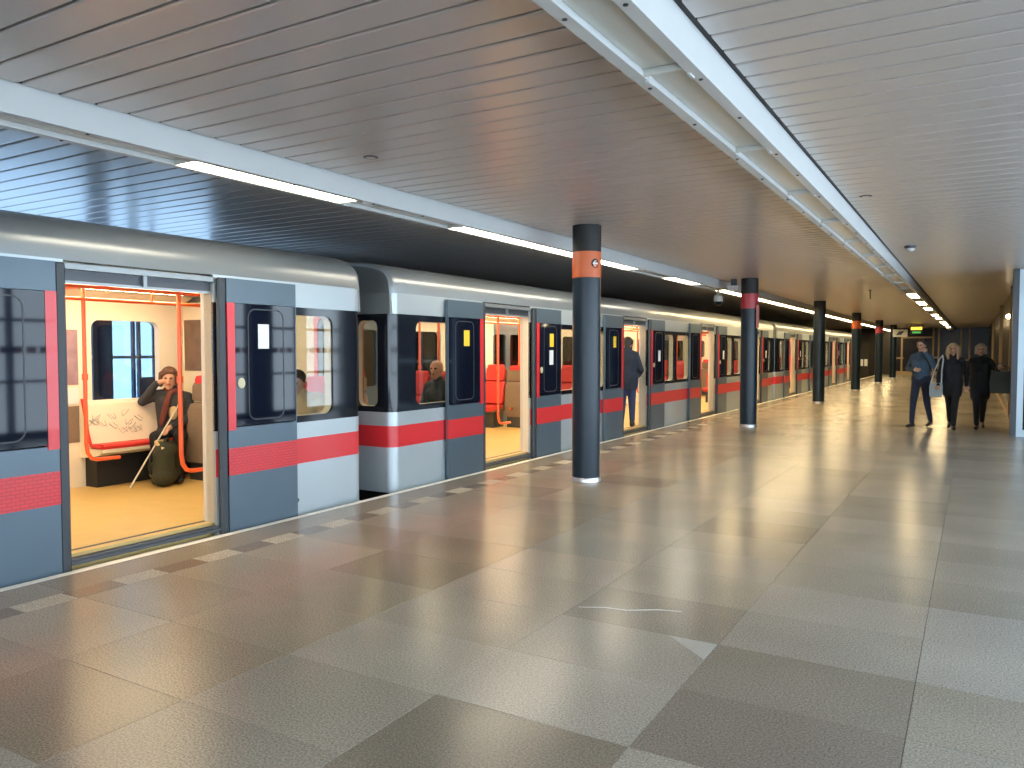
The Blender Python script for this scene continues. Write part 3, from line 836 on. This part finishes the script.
# scribbles on the cream panel under the outer window of the first car
sc = MB(); rg = random.Random(11)
for cx_, n_ in ((17.15, 5), (17.42, 4), (17.62, 5)):
    for i in range(n_):
        y = cx_ + rg.uniform(-0.09, 0.09); z = rg.uniform(0.64, 0.84)
        pts = []
        for q in range(7):
            yy = y + 0.05 * math.sin(q * 1.3 + i) ; zz = min(0.9, max(0.56, z + 0.035 * math.cos(q * 1.7 + i * 2)))
            xx = -CW + 0.115 + 0.16 - 0.11 * (zz - 0.405 - ZF) / 0.455 + 0.004
            pts.append((xx, yy, zz))
        sc.tube(pts, 0.0018, 4)
sc.build('scribble', mat('marker_ink', (0.26, 0.24, 0.23), 0.6), carA)

# ================================================================== PEOPLE
def uvs(c, r, n=10):
    """ellipsoid"""
    vs = []; fs = []
    m = n
    for i in range(1, m):
        t = math.pi * i / m
        for j in range(2 * n):
            p = math.pi * j / n
            vs.append((c[0] + r[0] * math.sin(t) * math.cos(p), c[1] + r[1] * math.sin(t) * math.sin(p), c[2] + r[2] * math.cos(t)))
    top = len(vs); vs.append((c[0], c[1], c[2] + r[2])); vs.append((c[0], c[1], c[2] - r[2]))
    N = 2 * n
    for i in range(m - 2):
        for j in range(N):
            k = (j + 1) % N
            fs.append((i * N + j, (i + 1) * N + j, (i + 1) * N + k, i * N + k))
    for j in range(N):
        k = (j + 1) % N
        fs.append((top, j, k)); fs.append((top + 1, (m - 2) * N + k, (m - 2) * N + j))
    return vs, fs
class Body:
    def __init__(self):
        self.mb = MB(); self.prims = []
    def ell(self, c, r, lab):
        self.mb.add(*uvs(c, r)); self.prims.append(('e', np.array(c, float), np.array(r, float), lab)); return self
    def cap(self, a, b, ra, rb, lab):
        a = Vector(a); b = Vector(b)
        d = (b - a)
        L = d.length
        steps = max(2, int(L / (min(ra, rb) * 0.9)) + 1)
        n = 12
        t = d.normalized(); up = Vector((0, 0, 1)) if abs(t.z) < 0.9 else Vector((0, 1, 0))
        u = t.cross(up).normalized(); w = u.cross(t)
        rings = []
        for k in range(1, 5):
            an = math.pi / 2 * k / 5
            rings.append((a - t * ra * math.cos(an), ra * math.sin(an)))
        rings.append((a, ra)); rings.append((b, rb))
        for k in range(4, 0, -1):
            an = math.pi / 2 * k / 5
            rings.append((b + t * rb * math.cos(an), rb * math.sin(an)))
        self.mb.loft([[c + (u * math.cos(2 * math.pi * i / n) + w * math.sin(2 * math.pi * i / n)) * r for i in range(n)] for c, r in rings])
        self.prims.append(('c', np.array(a, float), np.array(b, float), (ra, rb), lab)); return self
    def chain(self, pts, rs, lab):
        for i in range(len(pts) - 1):
            self.cap(pts[i], pts[i + 1], rs[i], rs[i + 1], lab)
        return self
    def finish(self, name, mats, parent, voxel=0.011, smooth=3):
        """fuse everything into one continuous skin and colour it by the nearest shape"""
        labs = list(mats.keys())
        me = self.mb.mesh('tmp', [mats[k] for k in labs])
        o = bpy.data.objects.new('tmp', me); COL.objects.link(o)
        md = o.modifiers.new('r', 'REMESH'); md.mode = 'VOXEL'; md.voxel_size = voxel
        m2 = o.modifiers.new('s', 'SMOOTH'); m2.factor = 0.5; m2.iterations = smooth
        dg = bpy.context.evaluated_depsgraph_get()
        me2 = bpy.data.meshes.new_from_object(o.evaluated_get(dg))
        bpy.data.objects.remove(o); bpy.data.meshes.remove(me)
        nf = len(me2.polygons)
        C = np.empty(nf * 3); me2.polygons.foreach_get('center', C); C = C.reshape(-1, 3)
        best = np.full(nf, 1e9); idx = np.zeros(nf, int)
        for p in self.prims:
            if p[0] == 'e':
                q = (C - p[1]) / p[2]; l = np.linalg.norm(q, axis=1)
                dist = (l - 1) * p[2].min()
            else:
                a, b = p[1], p[2]; d = b - a
                t = np.clip(((C - a) @ d) / max(d @ d, 1e-9), 0, 1)
                dist = np.linalg.norm(C - a - t[:, None] * d, axis=1) - (p[3][0] + (p[3][1] - p[3][0]) * t)
            k = labs.index(p[-1])
            sel = dist < best
            best[sel] = dist[sel]; idx[sel] = k
        me2.materials.clear()
        for k in labs: me2.materials.append(mats[k])
        me2.polygons.foreach_set('material_index', idx.astype(np.int32))
        me2.polygons.foreach_set('use_smooth', [True] * nf)
        me2.name = name
        return link(name, me2, parent)

M_skin = mat('skin', (0.56, 0.32, 0.21), 0.5)
M_skin2 = mat('skin_ruddy', (0.52, 0.26, 0.17), 0.5)
M_lip = mat('lips', (0.38, 0.10, 0.08), 0.5)
M_eye = mat('eye_dark', (0.02, 0.015, 0.012), 0.2)
def cloth(n, c): return mat(n, c, 0.85, noise=0.12, nscale=30, bump=0.15, bscale=40)
M_navy = cloth('navy_jacket', (0.018, 0.028, 0.05)); M_jeans = cloth('dark_jeans', (0.02, 0.028, 0.055))
M_bluejk = cloth('slate_blue_jacket', (0.055, 0.10, 0.155)); M_coat = cloth('black_coat', (0.012, 0.013, 0.016))
M_trous = cloth('black_trousers', (0.010, 0.011, 0.015)); M_shoe = mat('dark_shoe', (0.02, 0.018, 0.018), 0.5)
M_brownhair = mat('brown_hair', (0.10, 0.038, 0.016), 0.5, noise=0.4, nscale=40); M_blonde = mat('blonde_hair', (0.42, 0.27, 0.13), 0.5, noise=0.3, nscale=40)
M_darkhair = mat('dark_hair', (0.025, 0.018, 0.014), 0.5); M_greyhair = mat('ash_hair', (0.32, 0.25, 0.17), 0.5, noise=0.3, nscale=40)
M_scarf = cloth('maroon_scarf', (0.14, 0.035, 0.025)); M_shirt = cloth('cream_top', (0.55, 0.42, 0.24))
M_darkgrey = cloth('charcoal_jacket', (0.03, 0.034, 0.04)); M_blue = cloth('blue_jeans', (0.025, 0.04, 0.11))

def head(B, c, yaw=0.0, pitch=0.0, s=1.0, neck=None):
    """head centre c; yaw turns the face about z from +y, pitch tips it forward"""
    R = Matrix.Rotation(yaw, 3, 'Z') @ Matrix.Rotation(-pitch, 3, 'X')
    c = Vector(c)
    P = lambda x, y, z: c + R @ Vector((x * s, y * s, z * s))
    B.ell(P(0, -0.015, 0.03), (0.076 * s, 0.092 * s, 0.088 * s), 'skin')
    B.cap(P(0, 0.02, -0.03), P(0, 0.045, -0.075), 0.062 * s, 0.038 * s, 'skin')
    B.cap(P(0, 0.085, 0.015), P(0, 0.108, -0.022), 0.009 * s, 0.014 * s, 'skin')
    for e in (-1, 1):
        B.ell(P(e * 0.078, -0.01, -0.005), (0.011 * s, 0.018 * s, 0.03 * s), 'skin')
        B.ell(P(e * 0.032, 0.078, 0.02), (0.013 * s, 0.010 * s, 0.007 * s), 'eye')
    B.ell(P(0, 0.083, -0.052), (0.024 * s, 0.010 * s, 0.008 * s), 'lip')
    if neck is not None:
        B.cap(P(0, -0.02, -0.05), neck, 0.05 * s, 0.056 * s, 'skin')
    return P
def hair(root, P, m, style, s=1.0):
    H = Body()
    R3 = 0.0
    H.ell(P(0, -0.03, 0.05), (0.088 * s, 0.095 * s, 0.085 * s), 'h')
    H.cap(P(-0.045, 0.035, 0.095), P(0.045, 0.035, 0.095), 0.022 * s, 0.022 * s, 'h')
    H.cap(P(0, -0.07, 0.03), P(0, -0.08, -0.05), 0.06 * s, 0.045 * s, 'h')
    for e in (-1, 1):
        H.cap(P(e * 0.072, -0.01, 0.06), P(e * 0.078, 0.0, 0.01), 0.022 * s, 0.014 * s, 'h')
        if style == 'bob':
            H.cap(P(e * 0.075, 0.012, 0.06), P(e * 0.086, 0.022, -0.06), 0.03 * s, 0.026 * s, 'h')
        if style == 'long':
            H.cap(P(e * 0.078, 0.0, 0.05), P(e * 0.10, 0.015, -0.08), 0.035 * s, 0.042 * s, 'h')
            H.cap(P(e * 0.10, 0.015, -0.08), P(e * 0.085, 0.04, -0.17), 0.042 * s, 0.026 * s, 'h')
    if style in ('bob', 'long'):
        H.cap(P(0, -0.08, 0.0), P(0, -0.075, -0.14 if style == 'long' else -0.07), 0.07 * s, 0.06 * s, 'h')
        H.cap(P(-0.055, 0.058, 0.075), P(0.0, 0.065, 0.085), 0.012 * s, 0.014 * s, 'h').cap(P(0.0, 0.065, 0.085), P(0.062, 0.05, 0.05), 0.014 * s, 0.012 * s, 'h')
    return H.finish('hair', {'h': m}, root, 0.010, 2)
def hand(B, w, d, palm_n, curl=0.5, s=1.0, thumb_side=1):
    """hand from wrist w pointing along d; palm faces palm_n; fingers bend towards palm_n"""
    w = Vector(w); d = Vector(d).normalized(); n = Vector(palm_n); n = (n - d * n.dot(d)).normalized(); u = d.cross(n) * thumb_side
    B.cap(w, w + d * 0.05 * s, 0.024 * s, 0.03 * s, 'skin')
    B.cap(w + d * 0.05 * s + u * 0.022 * s, w + d * 0.075 * s - u * 0.022 * s, 0.021 * s, 0.019 * s, 'skin')
    for k, L in enumerate((0.068, 0.078, 0.072, 0.056)):
        base = w + d * 0.078 * s + u * (0.03 - 0.02 * k) * s
        a = curl * 0.9
        p1 = base + (d * math.cos(a) + n * math.sin(a)) * L * 0.5 * s
        p2 = p1 + (d * math.cos(a * 2.1) + n * math.sin(a * 2.1)) * L * 0.5 * s
        B.cap(base, p1, 0.0098 * s, 0.009 * s, 'skin').cap(p1, p2, 0.009 * s, 0.0082 * s, 'skin')
    t0 = w + d * 0.025 * s + u * 0.025 * s
    t1 = t0 + (d * 0.6 + u * 0.75 + n * 0.3).normalized() * 0.035 * s
    t2 = t1 + (d * 0.85 + u * 0.3 + n * 0.5).normalized() * 0.03 * s
    B.cap(t0, t1, 0.012 * s, 0.0105 * s, 'skin').cap(t1, t2, 0.0105 * s, 0.009 * s, 'skin')

def person(label, loc, rz, J, mats, hair_spec, H=1.0, coat_len=None, head_yaw=0.0, head_pitch=0.0, grp=None, arms=('R', 'L'), voxel=0.011):
    """J: joints in local metres (x to the figure's own right is negative... +x = figure's left; faces +y)"""
    root = empty('person', loc, rz); tag(root, label, 'person', grp)
    B = Body()
    V = lambda k: Vector(J[k])
    # torso
    B.cap(V('pelvis') + Vector((-0.07, 0, 0)), V('pelvis') + Vector((0.07, 0, 0)), 0.115 * H, 0.115 * H, 'bottom' if not coat_len else 'top')
    B.cap(V('pelvis') + Vector((0, 0, 0.06)), V('waist'), 0.135 * H, 0.128 * H, 'top')
    B.cap(V('pelvis') + Vector((-0.06, 0, 0.07)), V('chest') + Vector((-0.07, 0, 0)), 0.105 * H, 0.118 * H, 'top')
    B.cap(V('pelvis') + Vector((0.06, 0, 0.07)), V('chest') + Vector((0.07, 0, 0)), 0.105 * H, 0.118 * H, 'top')
    for q_ in ('shR', 'shL'): B.cap(V(q_), V('neck') - Vector((0, 0, 0.045)), 0.062 * H, 0.07 * H, 'top')
    B.cap(V('chest'), V('neck') - Vector((0, 0, 0.05)), 0.13 * H, 0.085 * H, 'top')
    # collar
    B.cap(V('neck') - Vector((0, 0, 0.03)), V('neck') + Vector((0, 0.0, 0.005)), 0.078 * H, 0.07 * H, 'top')
    for s in ('R', 'L'):
        B.chain([V('hip' + s), V('knee' + s)], [0.092 * H, 0.064 * H], 'bottom')
        B.chain([V('knee' + s), V('ank' + s) + Vector((0, 0, 0.03))], [0.064 * H, 0.046 * H], 'bottom')
        f = V('toe' + s) - V('ank' + s); f.z = 0; f.normalize()
        an = V('ank' + s)
        B.cap(an - f * 0.045 + Vector((0, 0, -0.045)), an - f * 0.02 + Vector((0, 0, 0.0)), 0.04 * H, 0.042 * H, 'shoe')
        B.cap(an + f * 0.0 + Vector((0, 0, -0.04)), V('toe' + s), 0.043 * H, 0.034 * H, 'shoe')
        B.chain([V('sh' + s), V('elb' + s)], [0.062 * H, 0.048 * H], 'top')
        wr = V('wri' + s); el = V('elb' + s)
        B.chain([el, wr], [0.052 * H, 0.037 * H], 'top')
        d = (wr - el)
        pn = Vector(J.get('palm' + s, (0, 1, 0) if abs(d.normalized().y) < 0.8 else (0, 0, 1)))
        hand(B, wr, J.get('dir' + s, d), pn, J.get('curl' + s, 0.6), H, 1 if s == 'R' else -1)
    if coat_len:
        for s in ('R', 'L'):
            h, k = V('hip' + s), V('knee' + s)
            B.chain([h + Vector((0, 0, 0.05)), h.lerp(k, coat_len)], [0.118 * H, 0.105 * H], 'top')
        B.cap(V('pelvis'), V('hipR').lerp(V('kneeR'), coat_len * .8).lerp(V('hipL').lerp(V('kneeL'), coat_len * .8), 0.5), 0.12 * H, 0.10 * H, 'top')
    hc = V('head')
    P = head(B, hc, head_yaw, head_pitch, H * 1.02, V('neck'))
    mm = dict(mats); mm.setdefault('skin', M_skin); mm.setdefault('lip', M_lip); mm.setdefault('eye', M_eye); mm.setdefault('shoe', M_shoe)
    B.finish('body', mm, root, voxel)
    if hair_spec:
        hair(root, P, hair_spec[0], hair_spec[1], H * 1.02)
    return root, P

def standing(h=1.75, stride=0.0, lead='R', foot=0.10):
    k = h / 1.75
    J = dict(pelvis=(0, 0, 0.95), waist=(0, 0, 1.10), chest=(0, 0.005, 1.29), neck=(0, -0.005, 1.475), head=(0, 0.025, 1.61),
             shR=(0.155, 0, 1.385), shL=(-0.155, 0, 1.385), hipR=(0.085, 0, 0.92), hipL=(-0.085, 0, 0.92))
    for s, sx in (('R', 1), ('L', -1)):
        fwd = stride if s == lead else -stride
        J['knee' + s] = (sx * (foot * 0.6 + 0.03), fwd * 0.55 + 0.03, 0.50)
        lift = 0.0 if s == lead else min(0.05, abs(stride) * 0.2)
        J['ank' + s] = (sx * foot, fwd - (0.02 if fwd >= 0 else 0.04), 0.088 + lift)
        J['toe' + s] = (sx * (foot + 0.015), fwd + 0.13, 0.036 + lift * 0.1)
        J['elb' + s] = (sx * 0.235, -fwd * 0.4 - 0.02, 1.12)
        J['wri' + s] = (sx * 0.245, -fwd * 0.8 + 0.06, 0.89)
    return {a: tuple(c * k for c in b) if len(b) == 3 and not a.startswith(('palm', 'dir')) else b for a, b in J.items()}
def sitting(h=1.7, seat=0.45):
    k = h / 1.75
    J = dict(pelvis=(0, 0, seat + 0.10), waist=(0, 0.0, seat + 0.25), chest=(0, 0.01, seat + 0.43), neck=(0, 0.01, seat + 0.61), head=(0, 0.045, seat + 0.745),
             shR=(0.165, 0.01, seat + 0.54), shL=(-0.165, 0.01, seat + 0.54), hipR=(0.085, 0.02, seat + 0.08), hipL=(-0.085, 0.02, seat + 0.08))
    for s, sx in (('R', 1), ('L', -1)):
        J['knee' + s] = (sx * 0.11, 0.44, seat + 0.07)
        J['ank' + s] = (sx * 0.11, 0.46, 0.088)
        J['toe' + s] = (sx * 0.12, 0.60, 0.036)
        J['elb' + s] = (sx * 0.235, 0.05, seat + 0.29)
        J['wri' + s] = (sx * 0.12, 0.26, seat + 0.22)
        J['palm' + s] = (0, 0, -1)
    return J

WALK = 'three people walking along the platform'
# man in the blue jacket, walking towards the train side
J = standing(1.75, 0.17, 'R')
J.update(elbR=(0.27, -0.02, 1.15), wriR=(0.06, 0.20, 1.12), palmR=(0, -1, 0.2), dirR=(-0.9, 0.3, 0.1), elbL=(-0.27, 0.08, 1.2), wriL=(-0.15, 0.17, 1.46), palmL=(0.6, -0.6, 0.2))
person('walking man in a slate blue jacket and dark jeans', (-0.90, 17.35, 0), math.radians(180 - 20), J,
       {'top': M_bluejk, 'bottom': M_jeans}, (M_darkhair, 'short'), head_pitch=0.2, grp=WALK)
J = standing(1.66, 0.22, 'L', 0.04)
w1, P1 = person('blonde walking woman in a black coat with a pale shoulder bag', (-0.36, 17.25, 0), math.radians(180), J,
       {'top': M_coat, 'bottom': M_trous}, (M_blonde, 'long'), H=0.95, coat_len=0.45, grp=WALK)
J = standing(1.65, 0.22, 'R', 0.05)
J.update(elbL=(-0.28, -0.02, 1.08), wriL=(-0.30, 0.18, 1.16))
w2, P2 = person('walking woman with ash hair in a long black coat carrying a tote', (0.10, 17.6, 0), math.radians(180), J,
       {'top': M_coat, 'bottom': M_trous}, (M_greyhair, 'bob'), H=0.97, coat_len=0.6, grp=WALK)
# shoulder bag of the blonde woman (at her right hip: towards -x in the world)
bagr = empty('shoulder_bag', (-0.63, 17.06, 0.62)); tag(bagr, 'pale grey shoulder bag hanging beside the blonde woman', 'bag')
MB().loft([[(x * sx, y, z) for x, y in ((-0.11, -0.045), (0.11, -0.045), (0.11, 0.045), (-0.11, 0.045))] for z, sx in ((0.0, 0.9), (0.03, 1.0), (0.2, 1.02), (0.27, 0.9))]).build('pouch', mat('pale_leather', (0.30, 0.34, 0.34), 0.5), bagr)
MB().tube([(-0.09, 0, 0.26), (-0.03, -0.02, 0.5), (0.05, -0.03, 0.72), (0.10, 0.01, 0.80), (0.11, 0.08, 0.72), (0.09, 0.06, 0.5), (0.09, 0, 0.26)], 0.012, 6).build('strap', mat('pale_strap', (0.5, 0.55, 0.55), 0.5), bagr)
tote = empty('tote_bag', (0.46, 17.42, 0.70)); tag(tote, 'large dark olive tote bag carried beside the ash haired woman', 'bag')
MB().loft([[(x * sx, y * sy, z) for x, y in ((-0.2, -0.06), (0.2, -0.06), (0.2, 0.06), (-0.2, 0.06))] for z, sx, sy in ((0.0, 0.9, 0.9), (0.02, 1.0, 1.0), (0.22, 1.05, 1.05), (0.42, 0.95, 0.5))]).build('pouch', mat('olive_leather', (0.035, 0.04, 0.03), 0.5, noise=0.2, nscale=12), tote)
for dy in (-0.03, 0.03):
    MB().tube([(-0.12, dy, 0.40), (-0.11, dy * .6, 0.5), (-0.07, 0, 0.56), (0.0, 0, 0.57), (0.08, 0, 0.53), (0.12, dy, 0.40)], 0.010, 6).build('handle', mat('olive_strap', (0.05, 0.05, 0.04), 0.5), tote)

# man standing in the second car's doorway, seen from behind
J = standing(1.70, 0.03, 'R')
J.update(wriR=(0.2, 0.2, 0.95), wriL=(-0.2, 0.2, 0.95), elbR=(0.26, -0.02, 1.06), elbL=(-0.26, -0.02, 1.06), head=(0, 0.07, 1.54))
person('man in a black jacket and blue jeans standing in a train doorway', (-5.64, 13.82, ZF), math.radians(18), J,
       {'top': M_navy, 'bottom': M_blue}, (M_darkhair, 'short'), H=1.14, coat_len=0.3)
# passenger with the shaved head at the middle car's end window
J = sitting(1.75, 0.44)
person('seated bald passenger in a dark jacket behind the middle car end window', (XT - 0.40, 7.95, ZF), math.radians(180 - 8), J,
       {'top': M_darkgrey, 'bottom': M_trous, 'skin': M_skin2}, None, head_yaw=0.3)
# passenger by the first car's end window
J = sitting(1.55, 0.42)
J.update(wriR=(0.05, 0.30, 0.86), elbR=(0.2, 0.2, 0.72), head=(0.03, 0.09, 1.11), neck=(0.01, 0.04, 1.0))
person('passenger beside a red seat at the near car end window', (XT - 0.36, 5.62, ZF), math.radians(180 + 25), J,
       {'top': M_shirt, 'bottom': M_jeans, 'skin': M_skin2}, (M_darkhair, 'short'), H=0.92, head_pitch=0.3)
# girl on the bench, elbow on the sill, head resting on her hand
J = sitting(1.62, 0.40)
J.update(pelvis=(0, 0, 0.50), head=(0.03, 0.06, 1.11), neck=(0.01, 0.02, 0.98),
         elbR=(0.31, 0.03, 0.86), wriR=(0.16, 0.10, 1.06), dirR=(-0.85, 0.0, 0.35), palmR=(-0.2, -0.1, -1), curlR=0.8,
         shR=(0.165, 0.01, 0.93), shL=(-0.15, 0.01, 0.90), elbL=(-0.2, 0.08, 0.68), wriL=(-0.02, 0.30, 0.60),
         kneeR=(0.14, 0.40, 0.50), kneeL=(-0.1, 0.40, 0.49), ankR=(0.12, 0.36, 0.088), ankL=(-0.1, 0.36, 0.088), toeR=(0.14, 0.50, 0.036), toeL=(-0.11, 0.50, 0.036))
GY, GX = 5.62, XT - CW + 0.40
g, PG = person('seated passenger with brown hair leaning on the train window', (GX, GY, ZF), math.radians(-90 - 42), J,
       {'top': M_darkgrey, 'bottom': M_trous}, (M_brownhair, 'bob'), H=1.0, head_yaw=0.0, head_pitch=0.12, voxel=0.009)
# scarf hanging down her front
Sc = Body()
Sc.chain([(-0.07, 0.04, 0.99), (0.0, 0.09, 0.97), (0.07, 0.04, 0.99)], [0.03, 0.033, 0.03], 'h')
Sc.chain([(0.02, 0.10, 0.96), (0.05, 0.145, 0.85), (0.08, 0.155, 0.72), (0.10, 0.16, 0.62)], [0.028, 0.034, 0.036, 0.03], 'h')
Sc.finish('scarf', {'h': M_scarf}, g, 0.010, 3)
Sb = Body()
Sb.ell((-0.01, 0.115, 0.74), (0.05, 0.03, 0.09), 'h')
Sb.finish('shirt_front', {'h': M_shirt}, g, 0.010, 2)

# walking stick leaning across her lap
sk = MB().tube([(0, 0, 0.012), (0.10, 0.30, 0.50), (0.165, 0.50, 0.82)], 0.009, 8).tube([(0.165, 0.50, 0.82), (0.172, 0.52, 0.86), (0.165, 0.545, 0.875), (0.15, 0.56, 0.86)], 0.010, 8)
# backpack on the car floor
bp = empty('backpack', (GX + 0.37, GY - 0.36, ZF), math.radians(-50)); tag(bp, 'dark green backpack standing on the train floor', 'backpack'); bp.scale = (1.4, 1.15, 1.08)
Bk = Body()
Bk.cap((-0.09, 0, 0.10), (0.09, 0, 0.10), 0.10, 0.10, 'a').cap((-0.075, 0.0, 0.32), (0.075, 0, 0.32), 0.095, 0.095, 'a').cap((-0.08, 0, 0.10), (-0.07, 0, 0.34), 0.095, 0.09, 'a').cap((0.08, 0, 0.10), (0.07, 0, 0.34), 0.095, 0.09, 'a')
Bk.cap((-0.06, -0.085, 0.12), (0.06, -0.085, 0.12), 0.05, 0.05, 'b').cap((-0.06, -0.085, 0.2), (0.06, -0.085, 0.2), 0.05, 0.045, 'b')
Bk.finish('main_bag', {'a': cloth('dark_green_nylon', (0.03, 0.035, 0.018)), 'b': cloth('green_nylon', (0.06, 0.075, 0.03))}, bp, 0.012, 3)
MB().tube([(-0.06, 0, 0.41), (-0.04, 0.0, 0.45), (0.04, 0, 0.45), (0.06, 0, 0.41)], 0.012, 8).build('carry_loop', M_black, bp, 40)
MB().tube([(-0.14, 0.02, 0.37), (-0.08, -0.06, 0.42), (0.0, -0.085, 0.425), (0.08, -0.06, 0.42), (0.14, 0.02, 0.37)], 0.018, 8).build('cream_strap', mat('tan_strap', (0.62, 0.46, 0.24), 0.6), bp, 40)
for e in (-1, 1): MB().tube([(e * 0.11, -0.1, 0.13), (e * 0.12, -0.115, 0.2), (e * 0.10, -0.10, 0.30)], 0.01, 6).build('side_strap', M_black, bp, 40)
st = sk.build('walking_stick', mat('pale_stick', (0.62, 0.58, 0.48), 0.4), None, 40)
st.location = (GX + 0.30, GY - 0.74, ZF); st.rotation_euler = (0, 0, math.radians(10))
tag(st, 'thin pale stick leaning beside the dark green backpack', 'stick')

# ================================================================== SMALL FIXTURES
def fixture(name, label, cat, loc): return tag(empty(name, loc), label, cat)
sd = fixture('smoke_detector', 'round smoke detector under the slat ceiling', 'smoke detector', (-0.79, 12.0, ZC))
MB().lathe([(0.075, 0), (0.075, -0.02), (0.06, -0.035)], n=24).build('mount', M_dark_steel, sd, 40)
MB().lathe([(0.06, -0.033), (0.058, -0.055), (0.035, -0.075), (0.01, -0.08)], n=24).build('sensor', M_white, sd, 40)
for k, (x, y) in enumerate(((-3.87, 4.5), (-0.9, 7.95))):
    lp = fixture('ceiling_speaker', ['flush round speaker in the slats before the orange banded column', 'flush round speaker in the slats before the smoke detector'][k], 'speaker', (x, y, ZC))
    MB().lathe([(0.055, 0.0), (0.055, -0.004), (0.045, -0.007)], n=24).build('rim', M_dark_steel, lp)
    MB().lathe([(0.045, -0.006), (0.02, -0.009)], n=24).build('grille', M_slat, lp)
cm = fixture('security_camera', 'white dome security camera hanging beside the dark red banded column', 'camera', (-4.55, 16.0, 0))
MB().tube([(0, 0, ZT - 0.001), (0, 0, 2.62)], 0.025, 10).build('stem', M_white, cm, 40)
MB().lathe([(0.03, 2.66), (0.085, 2.62), (0.095, 2.54), (0.09, 2.51)], n=24).build('housing', M_white, cm, 40)
MB().lathe([(0.082, 2.51), (0.07, 2.47), (0.035, 2.435), (0.005, 2.425)], n=24).build('dome', M_blackgloss, cm, 40)
cm2 = fixture('wall_camera', 'small white shelf fixture on the dark red banded column', 'fixture', (CX, 15.78, 0))
MB().loft([[(x * s - 0.31, y * s - 0.02, z) for x, y in ((-0.12, -0.08), (0.12, -0.08), (0.12, 0.08), (-0.12, 0.08))] for z, s in ((2.72, 0.8), (2.79, 1.0), (2.80, 1.0))]).build('housing', M_white, cm2)
MB().box(-0.36, -0.26, -0.06, 0.02, 2.80, ZC).build('hanger', M_dark_steel, cm2)
rod = fixture('ceiling_rod', 'thin dark rod hanging from the ceiling before the far columns', 'rod', (-2.15, 20.2, 0))
MB().tube([(0, 0, ZC), (0, 0, 2.72)], 0.012, 8).build('rod', M_black, rod)
MB().lathe([(0.03, ZC - 0.012), (0.03, ZC)], n=12).build('rosette', M_black, rod)
# signs near the end of the platform
es = fixture('exit_sign', 'small glowing yellow and green sign far down the platform', 'sign', (-2.65, 46.0, 0))
MB().box(-0.3, 0.3, -0.05, 0.05, 2.38, 2.78).build('case', M_black, es)
MB().box(-0.26, 0.26, -0.06, -0.05, 2.60, 2.75).build('yellow_face', mat('sign_amber', (0.9, 0.5, 0.05), 0.5, emit=(1.0, 0.55, 0.06), estr=2.0), es)
MB().box(-0.2, 0.2, -0.06, -0.05, 2.42, 2.52).build('green_face', mat('sign_green', (0.1, 0.5, 0.1), 0.5, emit=(0.1, 0.6, 0.15), estr=0.6), es)
for x in (-0.25, 0.25): MB().tube([(x, 0, 2.78), (x, 0, ZC)], 0.012, 6).build('hanger', M_black, es)
ws = fixture('hanging_sign', 'small white hanging sign near the farthest column', 'sign', (-3.45, 46.5, 0))
MB().bbox(-0.35, 0.35, -0.04, 0.04, 2.25, 2.65, 0.01).build('panel', M_paper, ws)
MB().prism([(-0.2, 2.35), (0.05, 2.35), (0.2, 2.55), (-0.05, 2.55)], -0.046, -0.04).build('emblem', M_dark_steel, ws)
for x in (-0.28, 0.28): MB().tube([(x, 0, 2.64), (x, 0, ZC)], 0.012, 6).build('hanger', M_black, ws)
np_ = fixture('wall_notices', 'pair of pale notices on the dark tunnel side beyond the train', 'notice', (-5.6, 50.0, 0))
MB().box(-0.25, 0.25, 0.0, 0.05, -1.1, 2.0).build('board', M_wall_dark, np_)
for x in (-0.2, 0.03): MB().box(x, x + 0.17, -0.01, 0.0, 0.62, 1.02).build('notice', M_paper, np_)
wlm = fixture('wall_lamp', 'small round lit lamp on the wall beside the glazed door', 'lamp', (XR2 - 0.02, 21.0, 2.28))
MB().lathe([(0.05, -0.03), (0.06, 0.0), (0.05, 0.03)], (0, 0, 0), 16).build('bracket', M_dark_steel, wlm)
MB().add(*uvs((-0.06, 0, 0), (0.055, 0.055, 0.055))).build('globe', mat('lamp_globe', (0.9, 0.85, 0.7), 0.4, emit=(1.0, 0.8, 0.5), estr=14.0), wlm, 40)
